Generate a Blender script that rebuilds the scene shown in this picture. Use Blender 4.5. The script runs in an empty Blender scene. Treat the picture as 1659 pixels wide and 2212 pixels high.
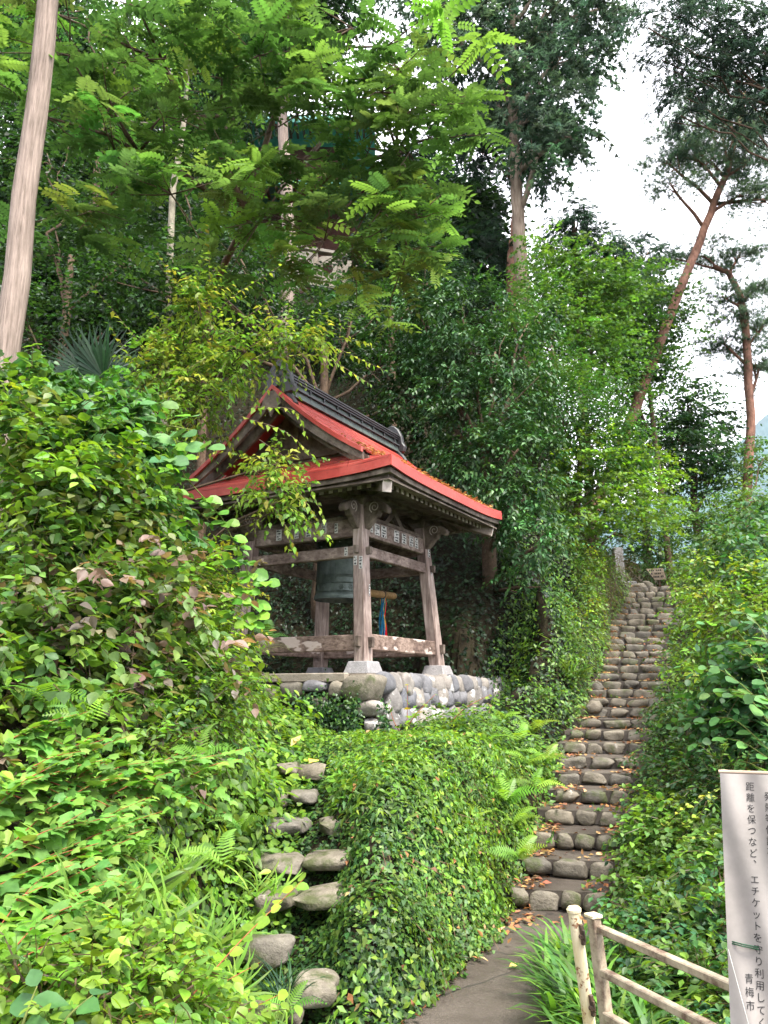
import bpy, bmesh, math, random
import numpy as np
from mathutils import Vector, Matrix

random.seed(5)
rng = np.random.default_rng(11)
SC = bpy.context.scene
COL = SC.collection

# ------------------------------------------------------------------ camera, sky, sun, exposure
EYE = 1.72
PITCH = math.radians(12.9)
FPX = 1671.0
cam = bpy.data.cameras.new('camera')
cam.sensor_fit = 'VERTICAL'
cam.sensor_height = 24.0
cam.lens = 24.0 * FPX / 2212.0
cam.clip_start = 0.05
cam.clip_end = 3000
cam_ob = bpy.data.objects.new('camera', cam)
cam_ob.location = (0, 0, EYE)
cam_ob.rotation_euler = (math.pi / 2 + PITCH, 0, 0)
COL.objects.link(cam_ob)
SC.camera = cam_ob

SUN_EL, SUN_AZ = math.radians(60), math.radians(135)      # azimuth clockwise from +Y
world = bpy.data.worlds.new('World')
SC.world = world
world.use_nodes = True
wn, wl = world.node_tree.nodes, world.node_tree.links
wn.clear()
w_out = wn.new('ShaderNodeOutputWorld')
w_bg = wn.new('ShaderNodeBackground')
w_sky = wn.new('ShaderNodeTexSky')
w_sky.sky_type = 'NISHITA'
w_sky.sun_disc = False
w_sky.sun_elevation = SUN_EL
w_sky.sun_rotation = SUN_AZ
w_sky.air_density = 1.0
w_sky.dust_density = 4.0
w_mix = wn.new('ShaderNodeMixRGB')                        # a bright layer of thin cloud over the blue
w_mix.inputs[0].default_value = 0.88
w_mix.inputs[2].default_value = (12.6, 12.5, 13.4, 1)
wl.new(w_sky.outputs[0], w_mix.inputs[1])
wl.new(w_mix.outputs[0], w_bg.inputs[0])
w_bg.inputs[1].default_value = 0.065
wl.new(w_bg.outputs[0], w_out.inputs[0])

sun = bpy.data.lights.new('sun', 'SUN')
sun.energy = 2.4
sun.angle = math.radians(20)
sun.color = (1.0, 0.95, 0.86)
sun_ob = bpy.data.objects.new('sun', sun)
sd = Vector((math.sin(SUN_AZ) * math.cos(SUN_EL), math.cos(SUN_AZ) * math.cos(SUN_EL), math.sin(SUN_EL)))
sun_ob.rotation_euler = (-sd).to_track_quat('-Z', 'Y').to_euler()
sun_ob.location = (20, -10, 40)
COL.objects.link(sun_ob)

SC.view_settings.view_transform = 'Standard'
SC.view_settings.look = 'None'
SC.view_settings.gamma = 1
SC.view_settings.use_curve_mapping = False
SC.view_settings.exposure = 2.35
SC.render.engine = 'CYCLES'
SC.cycles.max_bounces = 6
SC.cycles.diffuse_bounces = 3
SC.cycles.glossy_bounces = 2
SC.cycles.transmission_bounces = 4
SC.cycles.transparent_max_bounces = 4
SC.cycles.use_denoising = True
SC.cycles.sample_clamp_indirect = 4.0
SC.cycles.caustics_reflective = False
SC.cycles.caustics_refractive = False

CP, SP = math.cos(PITCH), math.sin(PITCH)


def at(x, y, d):
    """world point seen at picture point (x, y) (1659 x 2212 frame) at ground distance d"""
    u = (x - 829.5) / FPX
    v = (1106 - y) / FPX
    Y = CP - SP * v
    return np.array([u / Y * d, d, EYE + (SP + CP * v) / Y * d])


# ------------------------------------------------------------------ object helpers
def empty(name, loc):
    o = bpy.data.objects.new(name, None)
    o.location = loc
    o.empty_display_size = 0.2
    COL.objects.link(o)
    return o


def tag(o, label=None, cat=None, group=None, kind=None):
    if label:
        o['label'] = label
    if cat:
        o['category'] = cat
    if group:
        o['group'] = group
    if kind:
        o['kind'] = kind
    return o


def attach(o, parent):
    """parent o, whose mesh is in world coordinates, to a thing or to a part"""
    if parent is None:
        return o
    o.parent = parent
    if parent.parent is None and parent.type == 'EMPTY':
        o.location = -parent.location
    else:
        o.location = (0, 0, 0)
    return o


def attach_at(o, parent, loc):
    o.parent = parent
    base = parent.location if (parent.parent is None and parent.type == 'EMPTY') else Vector((0, 0, 0))
    o.location = Vector(loc) - base
    return o


class MB:
    """collects solids, builds them as one mesh object"""

    def __init__(self):
        self.v, self.f = [], []

    def add(self, vs, fs):
        k = len(self.v)
        self.v += [tuple(float(c) for c in p) for p in vs]
        self.f += [tuple(i + k for i in q) for q in fs]
        return self

    def hexa(self, bot, top):
        return self.add(list(bot) + list(top), [(3, 2, 1, 0), (4, 5, 6, 7), (0, 1, 5, 4), (1, 2, 6, 5), (2, 3, 7, 6), (3, 0, 4, 7)])

    def box(self, c, ax, ay, az, sx, sy, sz):
        c, ax, ay, az = (np.asarray(q, float) for q in (c, ax, ay, az))
        q = [(-1, -1), (1, -1), (1, 1), (-1, 1)]
        b = [c + ax * sx / 2 * i + ay * sy / 2 * j - az * sz / 2 for i, j in q]
        t = [c + ax * sx / 2 * i + ay * sy / 2 * j + az * sz / 2 for i, j in q]
        return self.hexa(b, t)

    def beam(self, p, q, w, h, up=(0, 0, 1)):
        p, q, up = np.asarray(p, float), np.asarray(q, float), np.asarray(up, float)
        d = q - p
        L = np.linalg.norm(d)
        d = d / L
        s = np.cross(d, up)
        s /= np.linalg.norm(s)
        u = np.cross(s, d)
        return self.box((p + q) / 2, s, d, u, w, L, h)

    def tube(self, pts, rad, n=8, cap=True, wob=0.0):
        pts = [np.asarray(p, float) for p in pts]
        vs, fs = [], []
        prev = None
        for i, p in enumerate(pts):
            t = pts[min(i + 1, len(pts) - 1)] - pts[max(i - 1, 0)]
            t = t / (np.linalg.norm(t) + 1e-9)
            if prev is None:
                a = np.cross(t, (0.3, 0.9, 0.1)) if abs(t[2]) > 0.8 else np.cross(t, (0, 0, 1))
            else:
                a = prev - t * np.dot(prev, t)
            a = a / (np.linalg.norm(a) + 1e-9)
            prev = a
            b = np.cross(t, a)
            r = rad[i] if hasattr(rad, '__len__') else rad
            for k in range(n):
                th = 2 * math.pi * k / n
                rr = r * (1 + wob * random.uniform(-1, 1))
                vs.append(p + (a * math.cos(th) + b * math.sin(th)) * rr)
        for i in range(len(pts) - 1):
            for k in range(n):
                fs.append((i * n + k, i * n + (k + 1) % n, (i + 1) * n + (k + 1) % n, (i + 1) * n + k))
        if cap:
            fs.append(tuple(range(n))[::-1])
            fs.append(tuple(range((len(pts) - 1) * n, len(pts) * n)))
        return self.add(vs, fs)

    def lathe(self, c, prof, n=32):
        c = np.asarray(c, float)
        vs, fs = [], []
        for r, z in prof:
            for k in range(n):
                th = 2 * math.pi * k / n
                vs.append(c + np.array([r * math.cos(th), r * math.sin(th), z]))
        for i in range(len(prof) - 1):
            for k in range(n):
                fs.append((i * n + k, i * n + (k + 1) % n, (i + 1) * n + (k + 1) % n, (i + 1) * n + k))
        return self.add(vs, fs)

    def prism(self, poly, off):
        """poly: 3-D outline; off: the extrusion vector"""
        n = len(poly)
        off = np.asarray(off, float)
        a = [np.asarray(p, float) - off / 2 for p in poly]
        b = [p + off for p in a]
        return self.add(a + b, [tuple(range(n))[::-1], tuple(range(n, 2 * n))] + [(i, (i + 1) % n, n + (i + 1) % n, n + i) for i in range(n)])

    def build(self, name, mat, parent=None, smooth=False, bevel=0.0):
        me = bpy.data.meshes.new(name)
        me.from_pydata(self.v, [], self.f)
        if smooth:
            me.polygons.foreach_set('use_smooth', [True] * len(me.polygons))
        me.materials.append(mat)
        bm = bmesh.new()
        bm.from_mesh(me)
        bmesh.ops.recalc_face_normals(bm, faces=bm.faces)
        if bevel:
            bmesh.ops.bevel(bm, geom=list(bm.edges), offset=bevel, segments=1, affect='EDGES', clamp_overlap=True)
        bm.to_mesh(me)
        bm.free()
        o = bpy.data.objects.new(name, me)
        COL.objects.link(o)
        return attach(o, parent)


def np_mesh(name, V, F, mat, parent=None, C=None, smooth=False):
    V = np.ascontiguousarray(V, np.float32)
    F = np.ascontiguousarray(F, np.int32)
    k = F.shape[1]
    me = bpy.data.meshes.new(name)
    me.vertices.add(len(V))
    me.vertices.foreach_set('co', V.ravel())
    me.loops.add(F.size)
    me.loops.foreach_set('vertex_index', F.ravel())
    me.polygons.add(len(F))
    me.polygons.foreach_set('loop_start', np.arange(0, F.size, k, dtype=np.int32))
    if smooth:
        me.polygons.foreach_set('use_smooth', np.ones(len(F), bool))
    me.update(calc_edges=True)
    if C is not None:
        a = me.color_attributes.new('tint', 'FLOAT_COLOR', 'POINT')
        c4 = np.ones((len(V), 4), np.float32)
        c4[:, :3] = C
        a.data.foreach_set('color', c4.ravel())
    me.materials.append(mat)
    o = bpy.data.objects.new(name, me)
    COL.objects.link(o)
    return attach(o, parent)


# ------------------------------------------------------------------ materials
def mat_new(name):
    m = bpy.data.materials.new(name)
    m.use_nodes = True
    nt = m.node_tree
    nt.nodes.clear()
    return m, nt.nodes, nt.links


def ramp(n, stops):
    r = n.new('ShaderNodeValToRGB')
    e = r.color_ramp.elements
    while len(e) < len(stops):
        e.new(0.5)
    for i, (p, c) in enumerate(stops):
        e[i].position = p
        e[i].color = (c[0], c[1], c[2], 1)
    return r


def coords(n, l, scale=(1, 1, 1), rot=0.0, use='pos'):
    if use == 'pos':
        g = n.new('ShaderNodeNewGeometry')
        src = g.outputs['Position']
    else:
        g = n.new('ShaderNodeTexCoord')
        src = g.outputs['Object']
    m = n.new('ShaderNodeMapping')
    m.vector_type = 'POINT'
    m.inputs['Rotation'].default_value = (0, 0, rot)
    m.inputs['Scale'].default_value = scale
    l.new(src, m.inputs['Vector'])
    return m.outputs[0]


def noise(n, l, vec, scale, detail=4, rough=0.6):
    t = n.new('ShaderNodeTexNoise')
    t.inputs['Scale'].default_value = scale
    t.inputs['Detail'].default_value = detail
    t.inputs['Roughness'].default_value = rough
    l.new(vec, t.inputs['Vector'])
    return t.outputs['Fac']


def mixc(n, l, fac, a, b, mode='MIX'):
    m = n.new('ShaderNodeMixRGB')
    m.blend_type = mode
    for i, x in enumerate((fac, a, b)):
        if isinstance(x, (int, float)):
            m.inputs[i].default_value = x
        elif isinstance(x, tuple):
            m.inputs[i].default_value = (x[0], x[1], x[2], 1)
        else:
            l.new(x, m.inputs[i])
    return m.outputs[0]


def finish(m, n, l, col, rough=0.6, spec=0.4, bump=None, bump_d=0.01, bump_s=0.6, metal=0.0):
    o = n.new('ShaderNodeOutputMaterial')
    b = n.new('ShaderNodeBsdfPrincipled')
    if isinstance(col, tuple):
        b.inputs['Base Color'].default_value = (*col, 1)
    else:
        l.new(col, b.inputs['Base Color'])
    if isinstance(rough, (int, float)):
        b.inputs['Roughness'].default_value = rough
    else:
        l.new(rough, b.inputs['Roughness'])
    b.inputs['Specular IOR Level'].default_value = spec
    b.inputs['Metallic'].default_value = metal
    if bump is not None:
        q = n.new('ShaderNodeBump')
        q.inputs['Strength'].default_value = bump_s
        q.inputs['Distance'].default_value = bump_d
        l.new(bump, q.inputs['Height'])
        l.new(q.outputs[0], b.inputs['Normal'])
    l.new(b.outputs[0], o.inputs[0])
    return m


def leaf_mat(name, gloss=0.45, spec=0.35, trans=0.42, warm=(1.4, 1.3, 0.5)):
    m, n, l = mat_new(name)
    a = n.new('ShaderNodeAttribute')
    a.attribute_name = 'tint'
    v = noise(n, l, coords(n, l), 23.0, 2)
    r = ramp(n, [(0.3, (0.78, 0.80, 0.78)), (0.7, (1.15, 1.12, 1.1))])
    l.new(v, r.inputs[0])
    c = mixc(n, l, 1.0, a.outputs['Color'], r.outputs[0], 'MULTIPLY')
    p = n.new('ShaderNodeBsdfPrincipled')
    l.new(c, p.inputs['Base Color'])
    p.inputs['Roughness'].default_value = gloss
    p.inputs['Specular IOR Level'].default_value = spec
    t = n.new('ShaderNodeBsdfTranslucent')
    l.new(mixc(n, l, 1.0, c, warm, 'MULTIPLY'), t.inputs['Color'])
    x = n.new('ShaderNodeMixShader')
    x.inputs[0].default_value = trans
    l.new(p.outputs[0], x.inputs[1])
    l.new(t.outputs[0], x.inputs[2])
    o = n.new('ShaderNodeOutputMaterial')
    l.new(x.outputs[0], o.inputs[0])
    return m


def wood_mat(name, scale, rot, light, dark, paint=0.35, seed=0.0):
    m, n, l = mat_new(name)
    v = coords(n, l, scale, rot)
    g = noise(n, l, v, 1.0, 6, 0.65)
    r = ramp(n, [(0.34, dark), (0.52, tuple((a + b) / 2 for a, b in zip(light, dark))), (0.72, light)])
    l.new(g, r.inputs[0])
    big = noise(n, l, coords(n, l, (1.7, 1.7, 1.0)), 1.6, 4)
    r2 = ramp(n, [(0.4, (0.55, 0.5, 0.48)), (0.62, (1.1, 1.08, 1.05))])
    l.new(big, r2.inputs[0])
    c = mixc(n, l, 1.0, r.outputs[0], r2.outputs[0], 'MULTIPLY')
    return finish(m, n, l, c, 0.75, 0.25, g, 0.012, 0.7)


def worn_beam(name, scale, rot):
    m = wood_mat(name, scale, rot, (0.34, 0.26, 0.22), (0.085, 0.055, 0.042))
    n, l = m.node_tree.nodes, m.node_tree.links
    b = next(q for q in n if q.type == 'BSDF_PRINCIPLED')
    old = b.inputs['Base Color'].links[0].from_socket
    w = noise(n, l, coords(n, l, (1, 1, 2.2)), 2.6, 3, 0.5)
    r = ramp(n, [(0.575, (0, 0, 0)), (0.60, (1, 1, 1))])
    l.new(w, r.inputs[0])
    l.new(mixc(n, l, r.outputs[0], old, (0.42, 0.345, 0.305)), b.inputs['Base Color'])
    return m


def stone_mat(name, a, b, lichen=None, lf=0.62, moss=0.0):
    m, n, l = mat_new(name)
    v = coords(n, l)
    g = noise(n, l, v, 7.0, 6, 0.7)
    r = ramp(n, [(0.3, a), (0.7, b)])
    l.new(g, r.inputs[0])
    oi = n.new('ShaderNodeObjectInfo')
    rr = ramp(n, [(0.0, (0.72, 0.72, 0.75)), (0.5, (1.0, 0.97, 0.93)), (1.0, (1.18, 1.12, 1.05))])
    l.new(oi.outputs['Random'], rr.inputs[0])
    c = mixc(n, l, 1.0, r.outputs[0], rr.outputs[0], 'MULTIPLY')
    if lichen:
        ln = noise(n, l, v, 4.5, 5, 0.65)
        lr = ramp(n, [(lf, (0, 0, 0)), (lf + 0.05, (1, 1, 1))])
        l.new(ln, lr.inputs[0])
        c = mixc(n, l, lr.outputs[0], c, lichen)
    if moss:
        geo = n.new('ShaderNodeNewGeometry')
        mn = noise(n, l, v, 3.0, 5, 0.7)
        mr = ramp(n, [(0.58 - moss * 0.2, (0, 0, 0)), (0.66 - moss * 0.1, (0.85, 0.85, 0.85))])
        l.new(mn, mr.inputs[0])
        c = mixc(n, l, mr.outputs[0], c, (0.06, 0.075, 0.02))
    fine = noise(n, l, v, 45.0, 3, 0.7)
    c = mixc(n, l, 0.5, c, mixc(n, l, 1.0, c, fine, 'MULTIPLY'))
    bm = n.new('ShaderNodeMath')
    bm.operation = 'ADD'
    l.new(g, bm.inputs[0])
    l.new(fine, bm.inputs[1])
    return finish(m, n, l, c, 0.7, 0.3, bm.outputs[0], 0.015, 0.6)


M = {}
M['leaf'] = leaf_mat('soft leaf')
M['leaf_gloss'] = leaf_mat('glossy leaf', 0.42, 0.35, 0.2)
M['leaf_thin'] = leaf_mat('thin backlit leaf', 0.5, 0.3, 0.48, (1.3, 1.25, 0.8))
M['needle'] = leaf_mat('needle', 0.6, 0.2, 0.45, (1.4, 1.4, 1.15))
M['dry'] = leaf_mat('dry leaf', 0.7, 0.2, 0.2, (1.1, 1.0, 0.9))
PH = 0.522                                                   # heading of the pavilion's long axis
M['wood_z'] = wood_mat('weathered post wood', (22, 22, 1.3), 0, (0.50, 0.42, 0.385), (0.16, 0.115, 0.098))
M['wood_a'] = wood_mat('weathered beam wood', (22, 1.3, 22), PH, (0.40, 0.33, 0.295), (0.12, 0.085, 0.07))
M['wood_b'] = wood_mat('weathered cross beam wood', (1.3, 22, 22), PH, (0.40, 0.33, 0.295), (0.12, 0.085, 0.07))
M['worn_a'] = worn_beam('worn tie beam wood', (22, 1.3, 22), PH)
M['worn_b'] = worn_beam('worn cross tie beam wood', (1.3, 22, 22), PH)
M['wood_dark'] = wood_mat('old dark eave wood', (9, 9, 9), 0, (0.22, 0.185, 0.155), (0.075, 0.058, 0.045))
M['wood_end'] = wood_mat('pale end grain', (12, 12, 12), 0, (0.62, 0.57, 0.53), (0.38, 0.34, 0.31))
M['stone_step'] = stone_mat('step stone', (0.075, 0.066, 0.051), (0.235, 0.212, 0.172), (0.40, 0.37, 0.32), 0.64, 0.35)
M['stone_grey'] = stone_mat('grey blue cobble', (0.09, 0.093, 0.105), (0.22, 0.225, 0.25), (0.5, 0.5, 0.48), 0.66)
M['stone_pale'] = stone_mat('pale lichened cobble', (0.15, 0.14, 0.13), (0.33, 0.31, 0.29), (0.50, 0.49, 0.48), 0.56)
M['stone_rust'] = stone_mat('rusty cobble', (0.20, 0.13, 0.085), (0.42, 0.29, 0.19), (0.5, 0.47, 0.42), 0.62)
M['stone_tan'] = stone_mat('tan block', (0.10, 0.09, 0.072), (0.25, 0.23, 0.19), (0.40, 0.38, 0.32), 0.64, 0.3)
M['concrete'] = stone_mat('weathered concrete', (0.25, 0.22, 0.18), (0.38, 0.35, 0.30))
M['granite'] = stone_mat('dressed grey stone', (0.23, 0.23, 0.24), (0.34, 0.34, 0.36))


def asphalt():
    m, n, l = mat_new('damp asphalt')
    v = coords(n, l)
    f = noise(n, l, v, 160.0, 2, 0.8)
    r = ramp(n, [(0.35, (0.035, 0.030, 0.026)), (0.6, (0.075, 0.064, 0.054)), (0.76, (0.20, 0.18, 0.16))])
    l.new(f, r.inputs[0])
    b = noise(n, l, v, 1.4, 5, 0.65)
    r2 = ramp(n, [(0.36, (0.72, 0.66, 0.62)), (0.64, (1.25, 1.2, 1.12))])
    l.new(b, r2.inputs[0])
    c = mixc(n, l, 1.0, r.outputs[0], r2.outputs[0], 'MULTIPLY')
    vo = n.new('ShaderNodeTexVoronoi')
    vo.feature = 'DISTANCE_TO_EDGE'
    vo.inputs['Scale'].default_value = 0.75
    wv = mixc(n, l, 0.12, v, n.new('ShaderNodeTexNoise').outputs['Color'])
    l.new(wv, vo.inputs['Vector'])
    cr = ramp(n, [(0.0, (1, 1, 1)), (0.006, (0, 0, 0))])
    l.new(vo.outputs['Distance'], cr.inputs[0])
    c = mixc(n, l, cr.outputs[0], c, (0.02, 0.018, 0.015))
    rr = ramp(n, [(0.4, (0.45, 0.45, 0.45)), (0.65, (0.75, 0.75, 0.75))])
    l.new(b, rr.inputs[0])
    return finish(m, n, l, c, rr.outputs[0], 0.4, f, 0.006, 0.6)


def soil():
    m, n, l = mat_new('leafy soil')
    v = coords(n, l)
    f = noise(n, l, v, 9.0, 6, 0.7)
    r = ramp(n, [(0.3, (0.012, 0.009, 0.006)), (0.55, (0.022, 0.018, 0.010)), (0.75, (0.022, 0.032, 0.010))])
    l.new(f, r.inputs[0])
    return finish(m, n, l, r.outputs[0], 0.9, 0.1, f, 0.05, 0.8)


def red_roof():
    m, n, l = mat_new('red painted sheet metal')
    v = coords(n, l)
    f = noise(n, l, v, 3.0, 5, 0.6)
    r = ramp(n, [(0.35, (0.29, 0.027, 0.018)), (0.65, (0.40, 0.052, 0.036))])
    l.new(f, r.inputs[0])
    g = noise(n, l, v, 24.0, 4, 0.7)
    r2 = ramp(n, [(0.52, (1, 1, 1)), (0.72, (0.62, 0.6, 0.58))])
    l.new(g, r2.inputs[0])
    w = noise(n, l, coords(n, l), 1.3, 6, 0.75)
    wr = ramp(n, [(0.50, (0, 0, 0)), (0.68, (0.55, 0.55, 0.55))])
    l.new(w, wr.inputs[0])
    c = mixc(n, l, wr.outputs[0], mixc(n, l, 1.0, r.outputs[0], r2.outputs[0], 'MULTIPLY'), (0.40, 0.10, 0.075))
    return finish(m, n, l, c, 0.5, 0.4, g, 0.004, 0.4)


def two_tone(name, a, b, scale, rough=0.6, spec=0.4, bump=0.004, metal=0.0):
    m, n, l = mat_new(name)
    f = noise(n, l, coords(n, l), scale, 5, 0.65)
    r = ramp(n, [(0.35, a), (0.68, b)])
    l.new(f, r.inputs[0])
    return finish(m, n, l, r.outputs[0], rough, spec, f, bump, 0.5, metal)


def cream_paint():
    m, n, l = mat_new('rusting cream paint')
    v = coords(n, l)
    f = noise(n, l, coords(n, l, (16, 16, 4)), 1.0, 5, 0.7)
    r = ramp(n, [(0.3, (0.60, 0.55, 0.42)), (0.52, (0.54, 0.46, 0.28)), (0.66, (0.42, 0.30, 0.12))])
    l.new(f, r.inputs[0])
    g = noise(n, l, v, 13.0, 6, 0.75)
    r2 = ramp(n, [(0.55, (0, 0, 0)), (0.60, (1, 1, 1))])
    l.new(g, r2.inputs[0])
    return finish(m, n, l, mixc(n, l, r2.outputs[0], r.outputs[0], (0.15, 0.055, 0.022)), 0.5, 0.4, g, 0.003, 0.5)


def rail_paint():
    m, n, l = mat_new('stained beige rail paint')
    v = coords(n, l)
    g = noise(n, l, v, 9.0, 6, 0.75)
    r = ramp(n, [(0.34, (0.38, 0.33, 0.235)), (0.50, (0.26, 0.21, 0.15)), (0.62, (0.11, 0.07, 0.05))])
    l.new(g, r.inputs[0])
    return finish(m, n, l, r.outputs[0], 0.5, 0.4, g, 0.003, 0.5)


def bark(name, a, b, scale=(14, 14, 1.6), d=0.03):
    m, n, l = mat_new(name)
    v = coords(n, l, scale)
    f = noise(n, l, v, 1.0, 6, 0.7)
    r = ramp(n, [(0.32, a), (0.66, b)])
    l.new(f, r.inputs[0])
    g = noise(n, l, coords(n, l), 1.1, 4)
    r2 = ramp(n, [(0.35, (0.75, 0.72, 0.7)), (0.65, (1.15, 1.12, 1.1))])
    l.new(g, r2.inputs[0])
    return finish(m, n, l, mixc(n, l, 1.0, r.outputs[0], r2.outputs[0], 'MULTIPLY'), 0.85, 0.15, f, d, 0.9)


M['asphalt'] = asphalt()
M['soil'] = soil()
M['red'] = red_roof()
M['cream'] = cream_paint()
M['rail'] = rail_paint()
M['bronze'] = two_tone('green black bronze', (0.055, 0.075, 0.068), (0.13, 0.165, 0.15), 9.0, 0.5, 0.5, 0.004, 0.4)
M['ridge'] = two_tone('verdigris dark ridge copper', (0.035, 0.045, 0.042), (0.085, 0.115, 0.10), 7.0, 0.5, 0.4, 0.004)
M['ridge_dark'] = two_tone('black ridge tile', (0.02, 0.021, 0.023), (0.05, 0.052, 0.055), 7.0, 0.5, 0.4, 0.004)
M['iron'] = two_tone('dark iron', (0.03, 0.022, 0.018), (0.10, 0.055, 0.03), 30.0, 0.6, 0.4)
M['log'] = two_tone('striker log', (0.20, 0.12, 0.045), (0.36, 0.23, 0.10), 18.0, 0.6, 0.3)
M['paper'] = two_tone('old white paper slip', (0.42, 0.42, 0.40), (0.66, 0.66, 0.63), 20.0, 0.8, 0.1)
M['ink'] = two_tone('faded black ink', (0.02, 0.02, 0.022), (0.05, 0.05, 0.05), 40.0, 0.8, 0.1, 0.0005)
M['cloth'] = two_tone('shade greyed banner cloth', (0.23, 0.215, 0.20), (0.33, 0.305, 0.285), 4.0, 0.8, 0.15, 0.002)  # white cloth greyed down: its shade is put into the base colour
M['string'] = two_tone('green string', (0.01, 0.04, 0.02), (0.03, 0.09, 0.05), 60.0, 0.8, 0.1)
M['cedar_bark'] = bark('grey brown cedar bark', (0.13, 0.095, 0.07), (0.30, 0.25, 0.195))
M['pale_bark'] = bark('pale pinkish bark', (0.15, 0.12, 0.10), (0.36, 0.295, 0.255), (34, 34, 2.2), 0.035)
M['pine_bark'] = bark('red pine bark', (0.11, 0.062, 0.046), (0.32, 0.175, 0.125), (9, 9, 4))
M['grey_bark'] = bark('mossy grey bark', (0.10, 0.095, 0.07), (0.28, 0.26, 0.20), (9, 9, 4))
M['twig'] = bark('brown twig bark', (0.05, 0.035, 0.022), (0.14, 0.10, 0.07), (20, 20, 20), 0.004)
M['twig_green'] = bark('green stem', (0.06, 0.08, 0.02), (0.15, 0.18, 0.05), (20, 20, 20), 0.004)
M['twig_red'] = bark('reddish stem', (0.16, 0.04, 0.02), (0.34, 0.12, 0.06), (20, 20, 20), 0.004)
M['teal'] = two_tone('teal copper roof', (0.035, 0.15, 0.125), (0.07, 0.25, 0.21), 3.0, 0.6, 0.3)
M['brown_wall'] = two_tone('red brown timber wall', (0.055, 0.025, 0.018), (0.11, 0.05, 0.035), 3.0, 0.8, 0.2)
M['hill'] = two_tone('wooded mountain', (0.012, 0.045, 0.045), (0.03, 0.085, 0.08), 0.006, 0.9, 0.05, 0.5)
M['board'] = wood_mat('old notice board', (3, 3, 24), 0, (0.58, 0.48, 0.38), (0.36, 0.29, 0.22))

# ------------------------------------------------------------------ stair line, pavilion frame
# picture rows of the stone risers: (y of the stones' middle, left edge x, right edge x)
ROWS = [(2015, 1085, 1300), (1938, 1095, 1300), (1871, 1134, 1305), (1812, 1145, 1323), (1763, 1181, 1331), (1719, 1203, 1349),
        (1680, 1213, 1355), (1645, 1207, 1365), (1609, 1214, 1369), (1582, 1233, 1386), (1558, 1253, 1389), (1532, 1259, 1392),
        (1510, 1268, 1398), (1494, 1271, 1401), (1476, 1275, 1409), (1458, 1296, 1411), (1444, 1300, 1413), (1426, 1301, 1416),
        (1410, 1308, 1419), (1396, 1313, 1421), (1384, 1316, 1424), (1372, 1315, 1431), (1360, 1314, 1434), (1344, 1316, 1438),
        (1324, 1330, 1440), (1312, 1336, 1442), (1302, 1345, 1446), (1292, 1349, 1449), (1282, 1354, 1450), (1272, 1372, 1446)]
NR = len(ROWS)
SD = np.array([6.3] + [6.84 + 0.43 * (k - 1) for k in range(1, NR)])
_zr = np.array([at(1200, r[0], d)[2] for r, d in zip(ROWS, SD)])
_kk = np.arange(NR)
SZ = np.polyval(np.polyfit(_kk, _zr, 4), _kk) + 0.04            # top of each riser row
SL = np.array([at(r[1], r[0], d)[0] for r, d in zip(ROWS, SD)])
SR = np.array([at(r[2], r[0], d)[0] for r, d in zip(ROWS, SD)])
SR = SR + .05 + .05 * (_kk / NR)
SL = np.convolve(np.pad(SL, 1, 'edge'), [.25, .5, .25], 'valid')
SR = np.convolve(np.pad(SR, 1, 'edge'), [.25, .5, .25], 'valid')
SC_ = (SL + SR) / 2
SKEW = 0.22                                                     # a row's right end is this much nearer per metre

E1 = np.array([math.sin(PH), math.cos(PH)])
E2 = np.array([-math.cos(PH), math.sin(PH)])
PC = np.array([-0.636, 11.149])
ZP = 1.904


def W(a, b, z):
    p = PC + E1 * a + E2 * b
    return np.array([p[0], p[1], z])


# left garden steps: (x, y of the riser's middle, width, distance)
GSTEPS = [(-0.50, 4.55, 0.12), (-0.55, 4.95, 0.30), (-0.52, 5.32, 0.46), (-0.53, 5.66, 0.62), (-0.54, 6.05, 0.78), (-0.66, 6.45, 0.92), (-0.70, 6.95, 1.05)]

# ------------------------------------------------------------------ terrain height
cp = []
for k in range(0, NR):
    x0, x1, y, z = SL[k], SR[k], SD[k], SZ[k]
    cp += [(x0 - 0.05, y + 0.1, z - 0.12), (x1 + 0.05, y - 0.1, z - 0.12), ((x0 + x1) / 2, y, z - 0.16)]
    if k % 2 == 0:
        if k >= 8:
            s = min(1, (k - 8) / 8)
            cp += [(x0 - 0.75, y + 0.35, z + 0.25 + 0.75 * s), (x0 - 1.7, y + 0.8, z + 0.3 + 1.5 * s)]
            if k >= 16:
                cp += [(x0 - 3.2, y + 1.6, z + 3.4)]
        cp += [(x1 + 0.7, y - 0.25, z - 0.05), (x1 + 2.0, y - 0.6, z - 0.25), (x1 + 4.5, y - 1.2, z - 0.7)]
# bank below the pavilion: foot along the path, top along the ledge
cp += [(-0.35, 3.6, -0.02), (-0.05, 4.2, -0.02), (.1, 4.65, 0.0), (.42, 5.3, 0.0), (.82, 6.15, 0.02), (1.02, 6.8, 0.16), (1.32, 7.7, 0.45), (1.62, 8.7, 0.75), (1.95, 9.8, 1.0)]
cp += [(-0.10, 4.85, 0.45), (-.06, 5.4, 0.78), (.10, 5.9, 0.95), (.40, 6.5, 1.02), (.66, 7.2, 1.10), (1.0, 8.1, 1.18)]
cp += [(-0.30, 6.1, 0.86), (-.15, 6.6, 0.98), (.02, 7.2, 1.12), (.3, 7.9, 1.16), (.6, 8.7, 1.18), (1.0, 9.6, 1.2), (1.5, 10.8, 1.3), (2.0, 12.0, 1.5), (-0.3, 7.8, 1.12), (-.6, 8.5, 1.1), (0.0, 8.6, 1.14)]
for x, y, z in GSTEPS:
    cp += [(x - 0.3, y + .1, z - 0.10), (x + 0.2, y + .1, z - 0.10), (x - 0.55, y + .1, z + 0.04)]
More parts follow.
